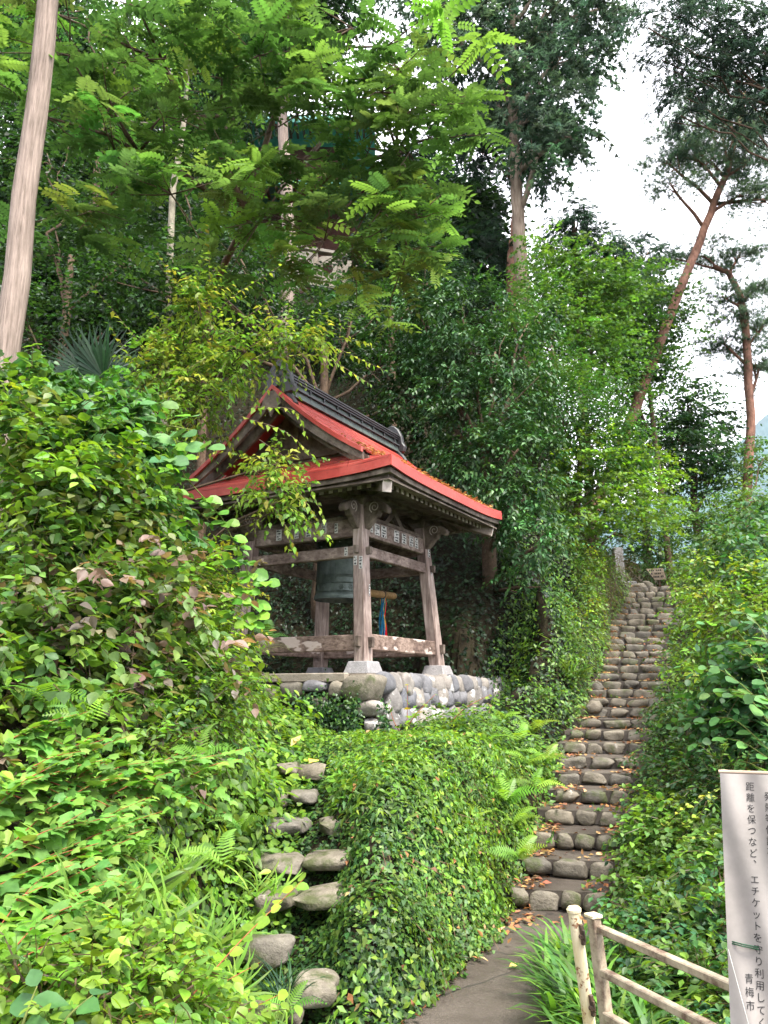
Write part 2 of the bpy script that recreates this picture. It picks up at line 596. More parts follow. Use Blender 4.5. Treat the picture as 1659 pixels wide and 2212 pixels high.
# path and the place in front
for x in (0.4, 1.2, 2.2):
    for y in (0, 2, 4, 5.5):
        cp.append((x, y, -0.03))
cp += [(-.3, 2, -.03), (-.5, 0, 0.0), (3.5, 1, -.1), (3.5, 4, -.15), (5, 6, -.1), (6, 2, -.4), (2.6, 6.2, 0.0), (0.3, -3, 0)]
# left bank
cp += [(-.85, 3, .28), (-1.04, 3.6, .42), (-1.2, 4.4, .62), (-1.3, 5.2, .95), (-1.35, 6.0, 1.3), (-1.4, 7, 1.5), (-1.6, 8, 1.65), (-2.0, 9, 1.85),
       (-1.6, 3, .75), (-2.0, 4, 1.2), (-2.2, 5, 1.65), (-2.4, 6, 2.1), (-2.8, 7.5, 2.5), (-3.2, 9, 2.8), (-3.6, 11, 3.1),
       (-3, 3, 1.5), (-3.5, 5, 2.5), (-4, 6.5, 3.0), (-4.5, 8.5, 3.5), (-2, 1, .6), (-4, 1, 1.4), (-6, 4, 3.2), (-7, 8, 4.5), (-1.2, 1.5, .2)]
# hillside behind
for b in (-1.5, 0, 1.5, 3, 5, 8):
    for a, z in ((2.0, 2.0), (2.7, 3.0), (3.6, 4.4), (5.0, 6.6), (7.5, 9.6), (10, 12.2), (13, 15.0)):
        p = PC + E1 * a + E2 * b
        if (b < 0 and a > 5.5) or (b == 0 and a > 11):
            continue
        if b == 0 and a > 9:
            z = 10.0
        cp.append((p[0], p[1], z - (0.25 if b == -1.5 else 0) + (0.25 * max(0, b - 3))))
for a, z in ((1.5, 1.95), (3, 2.6), (4.2, 3.4)):
    p = PC + E1 * a + E2 * (-1.9)
    cp.append((p[0], p[1], z - 0.35))
cp += [(-5, 12, 5), (-7, 13, 7), (-10, 12, 8), (-12, 6, 6), (-10, 20, 14), (-4, 25, 15.6), (0, 26, 15.6), (-10, 28, 16), (2, 21, 10.5), (3.2, 24, 11.5), (2.6, 17, 6.2), (3.4, 19, 7.0), (3, 30, 14), (-4, 33, 15.8)]
# top of the stairs and the right side
cp += [(6.4, 20.5, 4.1), (5.5, 20.6, 4.3), (7, 24, 4.3), (6.2, 26, 4.8), (5.4, 22.6, 4.8), (8, 26, 4.6), (6.3, 22, 4.2), (6.7, 28, 5), (4.9, 25.5, 8)]
cp += [(6.7, 19.6, 4.1), (6.6, 21, 4.15), (8, 23, 4.2), (9, 19, 3.6), (12, 20, 3.4), (11, 15, 1.8), (9, 10, .3), (12, 8, -.6), (7, 26, 6), (11, 28, 5), (16, 26, 4), (16, 14, .6), (14, 2, -1.5), (20, 20, 2), (8, -4, -.8), (-6, -4, 1.5), (0, -6, 0)]
cp = np.array(cp, float)
_r = np.linalg.norm(cp[:, None, :2] - cp[None, :, :2], axis=2)
_A = np.zeros((len(cp) + 3, len(cp) + 3))
_A[:len(cp), :len(cp)] = -_r - np.eye(len(cp)) * 0.02
_A[:len(cp), len(cp):] = np.c_[np.ones(len(cp)), cp[:, :2]]
_A[len(cp):, :len(cp)] = _A[:len(cp), len(cp):].T
_w = np.linalg.solve(_A, np.r_[cp[:, 2], 0, 0, 0])


def hills(x, y, k=1.0):
    return (np.sin(x * 2.1 * k + 1.3 * np.sin(y * 1.7 * k)) * np.sin(y * 2.6 * k + 1.1 * np.cos(x * 1.3 * k)))


def sm(t):
    t = np.clip(t, 0, 1)
    return t * t * (3 - 2 * t)


def stair_param(x, y):
    k = np.clip((y - SD[1]) / 0.43 + 1, 0, NR - 1)
    l = np.interp(y, SD, SL)
    r = np.interp(y, SD, SR)
    return k, l, r


def H(x, y):
    x = np.asarray(x, float)
    y = np.asarray(y, float)
    xc, yc = np.clip(x, -13, 18), np.clip(y, -5, 31)
    out = np.zeros(x.shape)
    flat = out.ravel()
    xf, yf = xc.ravel(), yc.ravel()
    for i in range(0, len(xf), 20000):
        s = slice(i, i + 20000)
        rr = np.hypot(xf[s, None] - cp[None, :, 0], yf[s, None] - cp[None, :, 1])
        flat[s] = -rr @ _w[:len(cp)] + _w[-3] + _w[-2] * xf[s] + _w[-1] * yf[s]
    z = flat.reshape(x.shape)
    # pavilion terrace and the drop in front of its walls
    d = np.stack([x - PC[0], y - PC[1]], -1)
    a, b = d @ E1, d @ E2
    ins = sm((a + 1.36) / .06) * sm((b + 1.31) / .06) * sm((2.9 - a) / .1) * sm((2.1 - b) / .3)
    z = z * (1 - ins) + np.where(ins > 0, np.where(a > 1.9, np.maximum(z, 1.86), 1.86), 0) * ins
    low = (1 - ins) * np.maximum(sm((-1.30 - b) / .05) * sm((b + 2.2) / .5) * sm((2.9 - a) / .3) * sm((a + 1.8) / .3),
                                 sm((-1.36 - a) / .05) * sm((a + 2.3) / .5) * sm((b + 1.8) / .3) * sm((1.0 - b) / .6))
    z = z * (1 - low) + np.minimum(z, 1.16) * low
    # flat path
    onp = sm((x + .1 - np.interp(y, [0, 3.6, 4.65, 6.2], [-.6, -.35, .1, .85])) / .15) * sm((6.4 - y) / .3) * sm((1.7 + .15 * y - x) / .4) * sm((y + 3) / 1)
    z = z * (1 - onp) + (-0.035) * onp
    # bumps away from built ground
    k, l, r = stair_param(x, y)
    st = sm((x - l + .25) / .2) * sm((r + .25 - x) / .2) * sm((y - 6) / .3) * sm((19.6 - y) / .4)
    z = z + 0.06 * hills(x, y) * (1 - ins) * (1 - onp) * (1 - st) * (1 - low)
    zs = np.interp(y + (x - (l + r) / 2) * SKEW, SD, SZ) - 0.17
    z = z * (1 - st) + zs * st
    # far land
    far = np.maximum(0, np.hypot(x - xc, y - yc))
    z = z + np.where(x > xc, -np.minimum(far * .25, 25), 0) + np.where(x < xc, np.minimum(far * .3, 14), 0)
    return z


ax = np.r_[-900, -300, -100, -60, -40, -28, -20, -16, np.arange(-13, -5, .3), np.arange(-5, 9, .085), np.arange(9, 18.1, .35), 22, 30, 45, 70, 120, 300, 700, 1600, 2600]
ay = np.r_[-300, -80, -40, -20, -10, np.arange(-5, 2, .35), np.arange(2, 21, .085), np.arange(21, 31.1, .3), 36, 45, 60, 90, 150, 300, 700, 1600, 3000]
gx, gy = np.meshgrid(ax, ay)
gz = H(gx, gy)
nx, ny = len(ax), len(ay)
ii = (np.arange(ny - 1)[:, None] * nx + np.arange(nx - 1)[None, :]).ravel()
TV = np.c_[gx.ravel(), gy.ravel(), gz.ravel()]
TQ = np.c_[ii, ii + 1, ii + nx + 1, ii + nx]
ter = np_mesh('terrain', TV, TQ, M['soil'], smooth=True)
tag(ter, 'steep dark leafy soil of the wooded hillside', kind='structure')

# distant mountain
mx = np.linspace(60, 420, 46)
myy = np.linspace(330, 640, 20)
MX, MY = np.meshgrid(mx, myy)
crest = np.interp(MX / np.maximum(MY, 1) * 1.0, [0.12, .30, .36, .42, .47, .52, .6, .9], [.20, .235, .250, .270, .315, .362, .41, .45])
prof = np.clip((MY - 330) / 170, 0, 1)
MZ = -25 + (crest * 500 + 25) * sm(prof) * np.where(MY > 520, 1 - (MY - 520) / 300, 1) + 7 * hills(MX * .03, MY * .03) * prof
ii = (np.arange(19)[:, None] * 46 + np.arange(45)[None, :]).ravel()
mt = np_mesh('mountain', np.c_[MX.ravel(), MY.ravel(), MZ.ravel()] * 4.2, np.c_[ii, ii + 1, ii + 47, ii + 46], M['hill'], smooth=True)
tag(mt, 'hazy blue wooded mountain far beyond the pines', kind='structure')

# asphalt path up to the stairs
pl = [(-.62, -3), (-.62, 1), (-.52, 2.6), (-.33, 3.6), (.12, 4.65), (.44, 5.3), (.80, 6.05), (.86, 6.26)]
pr = [(2.6, -3), (2.4, 1), (1.5, 2.6), (1.02, 3.6), (.98, 4.65), (1.12, 5.3), (1.45, 6.05), (1.52, 6.26)]
pv, pf = [], []
for (xa, ya), (xb, yb) in zip(pl, pr):
    for t in np.linspace(0, 1, 7):
        pv.append((xa + (xb - xa) * t, ya + (yb - ya) * t, 0.004 + 0.02 * (0.5 - abs(t - .5)) + .004 * math.sin(ya * 3 + t * 4)))
for i in range(len(pl) - 1):
    for j in range(6):
        pf.append((i * 7 + j, i * 7 + j + 1, (i + 1) * 7 + j + 1, (i + 1) * 7 + j))
tag(np_mesh('path', np.array(pv), np.array(pf), M['asphalt'], smooth=True), 'damp dark asphalt path leading to the stone stairs', kind='structure')


# ------------------------------------------------------------------ stones
def stone_mesh(seed, power=0.62, amp=0.16, sub=3):
    r = np.random.default_rng(seed)
    bm = bmesh.new()
    bmesh.ops.create_icosphere(bm, subdivisions=sub, radius=1.0)
    v = np.array([q.co[:] for q in bm.verts])
    v = np.sign(v) * np.abs(v) ** power
    for f, a in ((1.2, amp), (2.6, amp * .55), (5.5, amp * .22)):
        w = r.normal(size=(3, 3)) * f
        ph = r.uniform(0, 6, 3)
        v = v + a * np.sin(v @ w + ph)
    # a few flat chipped faces
    for _ in range(4):
        nrm = r.normal(size=3)
        nrm /= np.linalg.norm(nrm)
        dd = v @ nrm
        lim = np.quantile(dd, .88)
        v = v - nrm * np.maximum(0, dd - lim)[:, None] * .8
    lo, hi = v.min(0), v.max(0)
    v = (v - (lo + hi) / 2) / (hi - lo)
    for q, c in zip(bm.verts, v):
        q.co = c
    me = bpy.data.meshes.new('stone')
    bm.to_mesh(me)
    bm.free()
    me.polygons.foreach_set('use_smooth', [True] * len(me.polygons))
    return me


BOXY = [stone_mesh(100 + i, 0.50, .12) for i in range(9)]
SLAB = [stone_mesh(300 + i, 0.44, .14) for i in range(12)]
FLAT = [stone_mesh(400 + i, 0.34, .20) for i in range(8)]
ROUND = [stone_mesh(200 + i, 0.78, .15) for i in range(9)]
_mat_copies = {}


def stone(parent, loc, size, rotz, mat, kind='boxy', tilt=(0, 0), name='stone', label=None):
    base = random.choice({'boxy': BOXY, 'slab': SLAB, 'round': ROUND, 'flat': FLAT}[kind])
    key = (base.name, mat)
    if key not in _mat_copies:
        me = base.copy()
        me.materials.clear()
        me.materials.append(M[mat])
        _mat_copies[key] = me
    o = bpy.data.objects.new(name, _mat_copies[key])
    COL.objects.link(o)
    o.scale = size
    o.rotation_euler = (tilt[0], tilt[1], rotz)
    attach_at(o, parent, loc)
    if label:
        o['label'] = label
    return o


# main stairs
stairs = empty('stone_stairs', (SC_[1], SD[1], 0))
tag(stairs, 'long flight of rough stone steps climbing the hillside', kind='structure')
counts = [2, 4, 3, 4, 3, 3, 3, 3, 4, 4, 3, 3, 3, 3, 4, 3, 3, 3, 4, 3, 3, 4, 4, 4, 4, 4, 5, 4, 5, 4]
for k in range(NR):
    n = counts[k]
    x0, x1 = SL[k], SR[k]
    if k == 0:
        x0, x1 = 0.98, 1.45
    ws = np.array([random.uniform(.7, 1.35) for _ in range(n)])
    ws = ws / ws.sum() * (x1 - x0)
    x = x0
    rise = max(.10, (SZ[k] - SZ[k - 1]) if k else .09)
    for i in range(n):
        w = ws[i]
        xc = x + w / 2
        x += w
        yy = SD[k] - (xc - SC_[k]) * SKEW + random.uniform(-.025, .025)
        h = rise * random.uniform(.92, 1.06) + .012
        top = SZ[k] + random.uniform(-.012, .008)
        stone(stairs, (xc, yy + .03, top - h / 2), (w * random.uniform(.97, 1.04), random.uniform(.12, .16), h), -SKEW + random.uniform(-.12, .12), 'stone_step', 'slab' if random.random() < .7 else 'boxy',
              (random.uniform(-.08, .08), random.uniform(-.06, .06)))
    # tread behind the row
    if k < NR - 1:
        xa, xb, ya, yb = x0 - .05, x1 + .05, SD[k] + .03, SD[k + 1] + .12
        za = SZ[k] - .010
        m = MB()
        q = [(xa, ya - (xa - SC_[k]) * SKEW), (xb, ya - (xb - SC_[k]) * SKEW), (SR[k + 1] + .05, yb - (xb - SC_[k]) * SKEW), (SL[k + 1] - .05, yb - (xa - SC_[k]) * SKEW)]
        m.hexa([(a, b, za - .12) for a, b in q], [(a, b, za + .004 * j) for j, (a, b) in enumerate(q)])
        m.build('tread', M['asphalt'], stairs)
m = MB()
q = [(SL[-1] - .6, SD[-1] + .06), (SR[-1] + .6, SD[-1] + .0), (SR[-1] + 1.2, SD[-1] + 3), (SL[-1] - .6, SD[-1] + 3)]
m.hexa([(a, b, SZ[-1] - .15) for a, b in q], [(a, b, SZ[-1] - .012) for a, b in q])
m.build('landing', M['asphalt'], stairs)
# kerb stones down the right side
for (x, y, d, s) in [(1345, 1955, 6.75, .26), (1330, 1985, 6.5, .22), (1352, 1905, 7.0, .24), (1362, 1862, 7.25, .26), (1372, 1800, 7.8, .24), (1385, 1750, 8.2, .30), (1388, 1722, 8.5, .22),
                     (1392, 1690, 8.8, .2), (1405, 1585, 10.1, .25), (1412, 1550, 10.6, .26), (1418, 1515, 11.3, .28), (1424, 1480, 12.0, .28), (1430, 1448, 13.0, .3), (1434, 1415, 14.2, .28),
                     (1450, 1345, 16.2, .34), (1462, 1325, 16.8, .34), (1470, 1305, 17.4, .3), (1476, 1285, 18.1, .3), (1380, 1205 + 62, 19.2, .4), (1395, 1262, 19.3, .34), (1480, 1262, 18.9, .4), (1290, 1480, 12.2, .2), (1282, 1520, 11.2, .22)]:
    p = at(x, y, d)
    stone(stairs, p - np.array([0, 0, s * .2]), (s * random.uniform(.9, 1.3), s * 1.1, s * .85), random.uniform(0, 3), 'stone_tan' if s > .25 else 'stone_step', 'round', (random.uniform(-.2, .2), random.uniform(-.2, .2)), name='kerb_stone')

# little garden steps on the left
gst = empty('garden_steps', (GSTEPS[0][0], GSTEPS[0][1], 0))
tag(gst, 'short flight of mossy boulder steps half buried in ivy', kind='structure')
for (x, y, d, w, h, mt_) in [(680, 2135, 4.55, .27, .19, 'stone_tan'), (545, 2190, 4.35, .22, .18, 'stone_tan'), (628, 2165, 4.5, .13, .14, 'stone_step'), (578, 2052, 4.80, .32, .20, 'stone_tan'), (497, 2055, 4.85, .22, .2, 'stone_step'),
                            (700, 1937, 5.32, .36, .13, 'stone_tan'), (600, 1945, 5.38, .26, .14, 'stone_step'), (713, 1858, 5.66, .33, .13, 'stone_tan'), (604, 1862, 5.72, .32, .15, 'stone_tan'),
                            (733, 1784, 6.05, .30, .15, 'stone_tan'), (622, 1786, 6.1, .33, .14, 'stone_tan'), (657, 1720, 6.5, .22, .12, 'stone_tan'), (607, 1722, 6.5, .18, .12, 'stone_step'),
                            (672, 1664, 7.0, .24, .16, 'stone_step'), (622, 1660, 7.0, .18, .13, 'stone_tan'), (770, 1660, 7.3, .3, .16, 'stone_tan')]:
    p = at(x, y, d)
    stone(gst, p, (w * (1.0 if h > .17 else 1.1), .24 if h > .17 else .32, h * .86), random.uniform(-.2, .2), mt_, 'boxy' if h > .17 else 'flat', (random.uniform(-.08, .08), random.uniform(-.1, .1)))

# ------------------------------------------------------------------ stone terrace under the pavilion
terr = empty('stone_retaining_wall', W(-1.38, -1.33, 1.1))
tag(terr, 'cobblestone retaining wall of the terrace carrying the bell pavilion', 'wall')
m = MB()
q = [W(-1.30, -1.25, 0), W(2.85, -1.25, 0), W(2.85, 2.1, 0), W(-1.30, 2.1, 0)]
m.hexa([(p[0], p[1], 1.0) for p in q], [(p[0], p[1], ZP) for p in q])
m.build('terrace_slab', M['concrete'], terr)
m = MB()
q = [W(-1.40, -1.0, 0), W(-1.303, -1.0, 0), W(-1.303, 2.1, 0), W(-1.40, 2.1, 0)]
m.hexa([(p[0], p[1], ZP - .10) for p in q], [(p[0], p[1], ZP + .008) for p in q])
m.build('coping', M['concrete'], terr, bevel=.012)
face_r = -(math.pi / 2 - 0) + 0
ang_a = math.atan2(E1[1], E1[0])                             # wall running along E1
# right face: courses of upright cobbles
mats_r = ['stone_pale', 'stone_grey', 'stone_pale', 'stone_grey', 'stone_pale', 'stone_grey', 'stone_rust', 'stone_grey', 'stone_pale', 'stone_grey', 'stone_pale']
zc = 1.20
for row, (hh, wmean) in enumerate([(.30, .25), (.28, .24), (.26, .26)]):
    a = -1.20 + (0.1 if row == 1 else 0)
    while a < 2.8:
        w = wmean * random.uniform(.7, 1.2)
        h = hh * random.uniform(.92, 1.25)
        z = zc + hh / 2 + random.uniform(-.02, .02)
        if row == 2:
            z = ZP - h * .47
        stone(terr, W(a + w / 2, -1.33 + (2 - row) * -.035 + random.uniform(-.02, .02), z), (w * 1.12, .30, h * 1.1), ang_a + random.uniform(-.1, .1), random.choice(mats_r), 'round',
              (random.uniform(-.1, .1) - .08, random.uniform(.05, .30)))
        a += w * .92
    zc += hh * .86
# left face: explicit blocks
ang_b = math.atan2(E2[1], E2[0])
for (x, y, w, h, mt_) in [(586, 1508, 52, 56, 'stone_tan'), (635, 1496, 48, 46, 'stone_tan'), (689, 1483, 50, 26, 'stone_grey'), (788, 1490, 76, 60, 'stone_tan'), (570, 1555, 56, 40, 'stone_step'), (623, 1552, 42, 42, 'stone_grey'),
                          (631, 1587, 58, 45, 'stone_tan'), (585, 1594, 34, 34, 'stone_step'), (800, 1531, 50, 34, 'stone_pale'), (806, 1574, 30, 42, 'stone_pale'), (668, 1514, 26, 24, 'stone_tan'), (738, 1490, 34, 36, 'stone_tan'),
                          (700, 1530, 50, 44, 'stone_step'), (750, 1540, 44, 40, 'stone_step'), (690, 1578, 44, 40, 'stone_step'), (745, 1585, 50, 40, 'stone_step')]:
    # distance of the wall face along this ray
    u = (x - 829.5) / FPX / (CP - SP * (1106 - y) / FPX)
    c0 = PC + E1 * -1.36
    t = (c0[0] - u * c0[1]) / (u * E2[1] - E2[0])
    d = (c0 + E2 * t)[1]
    p = at(x, y, d)
    corner = (x == 788)
    sx = w / FPX * d * 1.02 * 1.10
    sz = h / FPX * d * 1.02 * 1.05
    stone(terr, p, (sx, .34 if not corner else .40, sz), ang_b + math.pi + random.uniform(-.08, .08), mt_, 'boxy', (random.uniform(-.05, .05), random.uniform(-.06, .06)), label='large tan corner block with a rough face' if corner else None)

# low rubble wall going on towards the stairs
rub = empty('rubble_wall', at(1140, 1500, 13.0))
tag(rub, 'low rubble wall in the ivy between the terrace and the stairs', 'wall')
for (x, y, d, s) in [(1108, 1472, 13.3, .17), (1130, 1490, 13.2, .2), (1152, 1474, 13.4, .2), (1172, 1478, 13.2, .28), (1180, 1500, 12.8, .24), (1150, 1512, 12.7, .22), (1194, 1525, 12.2, .24), (1120, 1510, 13, .2), (1202, 1560, 11.6, .22),
                     (1060, 1600, 10.2, .2), (1042, 1622, 9.8, .2), (1085, 1612, 10.2, .18), (1035, 1655, 9.3, .22), (1060, 1650, 9.5, .18), (1090, 1655, 9.4, .2), (1062, 1580, 10.5, .24), (1020, 1588, 10.2, .2), (1100, 1690, 9.0, .18), (980, 1605, 9.4, .2)]:
    stone(rub, at(x, y, d), (s, s, s * .9), random.uniform(0, 3), random.choice(['stone_tan', 'stone_step', 'stone_pale']), 'round', (random.uniform(-.3, .3), random.uniform(-.3, .3)))

# ------------------------------------------------------------------ bell pavilion
pav = empty('bell_pavilion', W(0, 0, ZP))
tag(pav, 'open timber bell pavilion with red metal hip and gable roof on stone terrace', 'bell pavilion')
e1, e2, ez = np.array([E1[0], E1[1], 0]), np.array([E2[0], E2[1], 0]), np.array([0, 0, 1.0])
HB, HT, ZB, ZT = 1.032, 0.875, 2.055, 4.08


def hw(z):                                                    # half spacing of the battered posts at height z
    return HB + (HT - HB) * (z - ZB) / (ZT - ZB)


def ang(ca, cb, z, r, zz=None):
    return W(ca + r[0], cb + r[1], z)


for sa, sb in ((-1, -1), (1, -1), (-1, 1), (1, 1)):
    m = MB()
    c = HB + .006
    bot = [W(sa * c + i * .185, sb * c + j * .185, ZP + .001) for i, j in ((-1, -1), (1, -1), (1, 1), (-1, 1))]
    top = [W(sa * c + i * .140, sb * c + j * .140, ZB) for i, j in ((-1, -1), (1, -1), (1, 1), (-1, 1))]
    m.hexa(bot, top)
    m.build('pedestal', M['granite'], pav, bevel=.008)
    m = MB()
    ch = .018
    sec = [(-1, -1 + .2), (-1 + .2, -1), (1 - .2, -1), (1, -1 + .2), (1, 1 - .2), (1 - .2, 1), (-1 + .2, 1), (-1, 1 - .2)]
    bot = [W(sa * HB + i * .092, sb * HB + j * .092, ZB + .001) for i, j in sec]
    top = [W(sa * HT + i * .080, sb * HT + j * .080, ZT) for i, j in sec]
    m.add(bot + top, [tuple(range(8))[::-1], tuple(range(8, 16))] + [(i, (i + 1) % 8, 8 + (i + 1) % 8, 8 + i) for i in range(8)])
    m.build('post', M['wood_z'], pav)
    # bearing blocks and bracket arms over the post
    m = MB()
    for z0, z1, r0, r1 in ((ZT + .001, ZT + .07, .09, .125), (ZT + .07, ZT + .12, .125, .125), (ZT + .20, ZT + .25, .06, .085)):
        bot = [W(sa * HT + i * r0, sb * HT + j * r0, z0) for i, j in ((-1, -1), (1, -1), (1, 1), (-1, 1))]
        top = [W(sa * HT + i * r1, sb * HT + j * r1, z1) for i, j in ((-1, -1), (1, -1), (1, 1), (-1, 1))]
        m.hexa(bot, top)
    m.build('bearing_block', M['wood_dark'], pav)
    for ax_, oth, s in ((e1, e2, sa), (e2, e1, sb)):
        c0 = W(sa * HT, sb * HT, 0)
        prof = [(-.34, .20), (-.34, .14), (-.24, .09), (.24, .09), (.40, .13), (.46, .19), (.46, .24), (-.34, .24)]
        m = MB()
        m.prism([c0 + ax_ * s * p + ez * (ZT + .03 + z) for p, z in prof], oth * .07)
        m.build('bracket_arm', M['wood_dark'], pav)
        # carved scroll-shaped nose on the outer face of the post
        pr = [(.07, -.20), (.07, .13), (.16, .17), (.26, .165), (.37, .13), (.44, .07), (.455, .02), (.42, -.02), (.375, .005), (.36, .03), (.32, .02), (.29, -.045), (.245, -.06), (.20, -.12), (.13, -.19)]
        m = MB()
        m.prism([c0 + ax_ * s * p + ez * (ZT - .13 + z) for p, z in pr], oth * .11)
        nose = m.build('carved_nose', M['wood_dark'], pav, bevel=.012)
        m = MB()
        for side in (-1, 1):                                   # raised spiral on each cheek
            pts = []
            for q in range(20):
                th = q * .55
                r = .012 + .0036 * q
                pts.append(c0 + ax_ * s * (.25 + r * math.cos(th)) + ez * (ZT - .05 + r * math.sin(th)) + oth * side * .056)
            m.tube(pts, .007, 5)
        m.build('scroll', M['wood_end'], nose)

for k, (ax_, oth) in enumerate(((e1, e2), (e1, e2), (e2, e1), (e2, e1))):
    s = -1 if k % 2 == 0 else 1
    wm = M['wood_a'] if k < 2 else M['wood_b']

    def bm_at(z, ext=0.0, out=0.0):
        h = hw(z)
        c = np.array([PC[0], PC[1], z]) + oth * s * (h + out)
        return c - ax_ * (h + ext), c + ax_ * (h + ext)
    dz = 0.0 if k < 2 else -0.012
    m = MB()
    p, q = bm_at(2.30 + dz)
    m.beam(p, q, .105, .20)
    m.build('lower_tie_beam', M['worn_a'] if k < 2 else M['worn_b'], pav, bevel=.012)
    m = MB()
    p, q = bm_at(3.475 + dz)
    m.beam(p, q, .085, .145)
    m.build('upper_tie_beam', wm, pav, bevel=.008)
    m = MB()
    p, q = bm_at(3.80 + dz)
    m.beam(p, q, .10, .235)
    hb = m.build('head_beam', wm, pav, bevel=.01)
    m = MB()
    p, q = bm_at(4.00)
    c = np.array([PC[0], PC[1], 3.94 + dz]) + oth * s * HT
    m.beam(c - ax_ * HT, c + ax_ * HT, .15, .045)
    m.build('head_rail', M['wood_dark'], pav)
    c = np.array([PC[0], PC[1], 4.335 + (.004 if k > 1 else 0)]) + oth * s * HT
    m = MB()
    m.beam(c - ax_ * 1.42, c + ax_ * 1.42, .12, .13)
    m.build('eave_purlin', M['wood_dark'], pav, bevel=.006)
    # frog-leg strut in the middle of each bay
    m = MB()
    pr = [(-.30, 0), (-.24, .04), (-.12, .16), (-.06, .24), (.06, .24), (.12, .16), (.24, .04), (.30, 0), (.18, 0), (.06, .10), (0, .15), (-.06, .10), (-.18, 0)]
    c = np.array([PC[0], PC[1], 3.965 + dz]) + oth * s * HT
    m.prism([c + ax_ * a_ + ez * z_ for a_, z_ in pr], oth * .06)
    m.build('frog_leg_strut', M['wood_dark'], pav)
    # wedge ends of the tie beams poking through the posts
    for z, w, h in ((2.30 + dz, .055, .13), (3.475 + dz, .05, .10)):
        for t in (-1, 1):
            c = np.array([PC[0], PC[1], z]) + oth * s * hw(z) + ax_ * t * (hw(z) + .115)
            m = MB()
            m.box(c, ax_, oth, ez, .075, w, h)
            m.build('tenon_end', M['wood_dark'], pav, bevel=.004)

# paper votive slips pasted on beams and posts, with faded illegible block print
def slip(c, right, up, w, h, seed):
    """paper centred at c on a face whose outward normal is right x up"""
    r = random.Random(seed)
    nrm = np.cross(right, up)
    m = MB()
    m.box(np.asarray(c) + nrm * .002, right, nrm, up, w, .003, h)
    o = m.build('paper_slip', M['paper'], pav)
    m = MB()
    n = max(2, int(h / .035))
    for i in range(n):
        z = h * (.5 - (i + .5) / n)
        for j in range(4):
            if r.random() < .75:
                m.box(np.asarray(c) + nrm * .005 + up * (z + r.uniform(-.3, .3) * h / n) + right * r.uniform(-.25, .25) * w, right, nrm, up, w * r.uniform(.25, .6), .002, h / n * .13)
            if r.random() < .75:
                m.box(np.asarray(c) + nrm * .0055 + up * z + right * r.uniform(-.32, .32) * w, right, nrm, up, w * .09, .002, h / n * r.uniform(.4, .8))
    m.build('faded_print', M['ink'], o)


fr = lambda a, z, o_=.052: W(a, -hw(z) - o_, z)               # on the right-hand (stairs side) face
for i, (a, w, h) in enumerate([(-.70, .06, .12), (-.56, .13, .15), (-.38, .14, .16), (-.02, .14, .16), (.20, .13, .14), (.42, .12, .15), (.58, .10, .15)]):
    slip(fr(a, 3.81), e1, ez, w, h, 10 + i)
fl = lambda b, z, o_=.052: W(-hw(z) - o_, b, z)
for i, (b, z, w, h) in enumerate([(-.55, 3.80, .05, .13), (-.35, 3.82, .08, .14), (-.1, 3.8, .09, .15), (.1, 3.8, .07, .15), (.4, 3.8, .09, .15), (-.72, 3.47, .05, .11)]):
    slip(fl(b, z, .052 if z > 3.6 else .045), -e2, ez, w, h, 40 + i)
slip(W(-hw(3.3) - .090, -hw(3.3) + .035, 3.33), -e2, ez, .045, .12, 71)
slip(W(-hw(3.3) - .090, -hw(3.3) - .045, 3.30), -e2, ez, .05, .16, 72)
slip(W(-hw(2.9) + .03, -hw(2.9) - .0915, 2.95), e1, ez, .025, .14, 73)
slip(W(hw(3.7), -hw(3.7) - .086, 3.72), e1, ez, .06, .15, 74)
slip(W(hw(3.3) - .02, -hw(3.3) - .088, 3.42), e1, ez, .03, .09, 75)

# ---- roof
RA, RB, ZE, ZR = 1.75, 1.837, 4.394, 5.70


def roof_z(b):                                                # main slope profile, concave
    t = 1 - abs(b) / RB
    return ZE + (ZR - ZE) * (0.62 * t + 0.38 * t * t)


def lift(a, b):                                               # slightly upturned corners
    return .055 * (abs(a) / RA) ** 4 * (abs(b) / RB) ** 4


def S_(a, b, dz=0.0):
    """point on the hipped lower roof / main slope"""
    zb = roof_z(b)
    za = ZE + (RA - abs(a)) * .62
    return W(a, b, min(za, zb) - .055 + lift(a, b) + dz)


def sheet(parent, quad, th=.026, name='roof_sheet', mat='red'):
    m = MB()
    q = [np.asarray(p) for p in quad]
    m.hexa([p - ez * th for p in q], q)
    return m.build(name, M[mat], parent)


# front and back skirts: four courses, each lapping the one below
IN = 0.60
for s in (-1, 1):
    nc = 4
    for c in range(nc):
        t0, t1 = c / nc, (c + 1) / nc
        a0, a1 = RA - IN * t0, RA - IN * t1 - .02
        b0, b1 = RB - .50 * t0, RB - .50 * t1
        z0 = .012 * 1
        nseg = 6
        for j in range(nseg):
            f0, f1 = -1 + 2 * j / nseg, -1 + 2 * (j + 1) / nseg - .004
            quad = [S_(s * a0, b0 * f0, .030), S_(s * a0, b0 * f1, .030), S_(s * a1, b1 * f1, .006), S_(s * a1, b1 * f0, .006)]
            if s > 0:
                quad = quad[::-1]
            sheet(pav, quad)
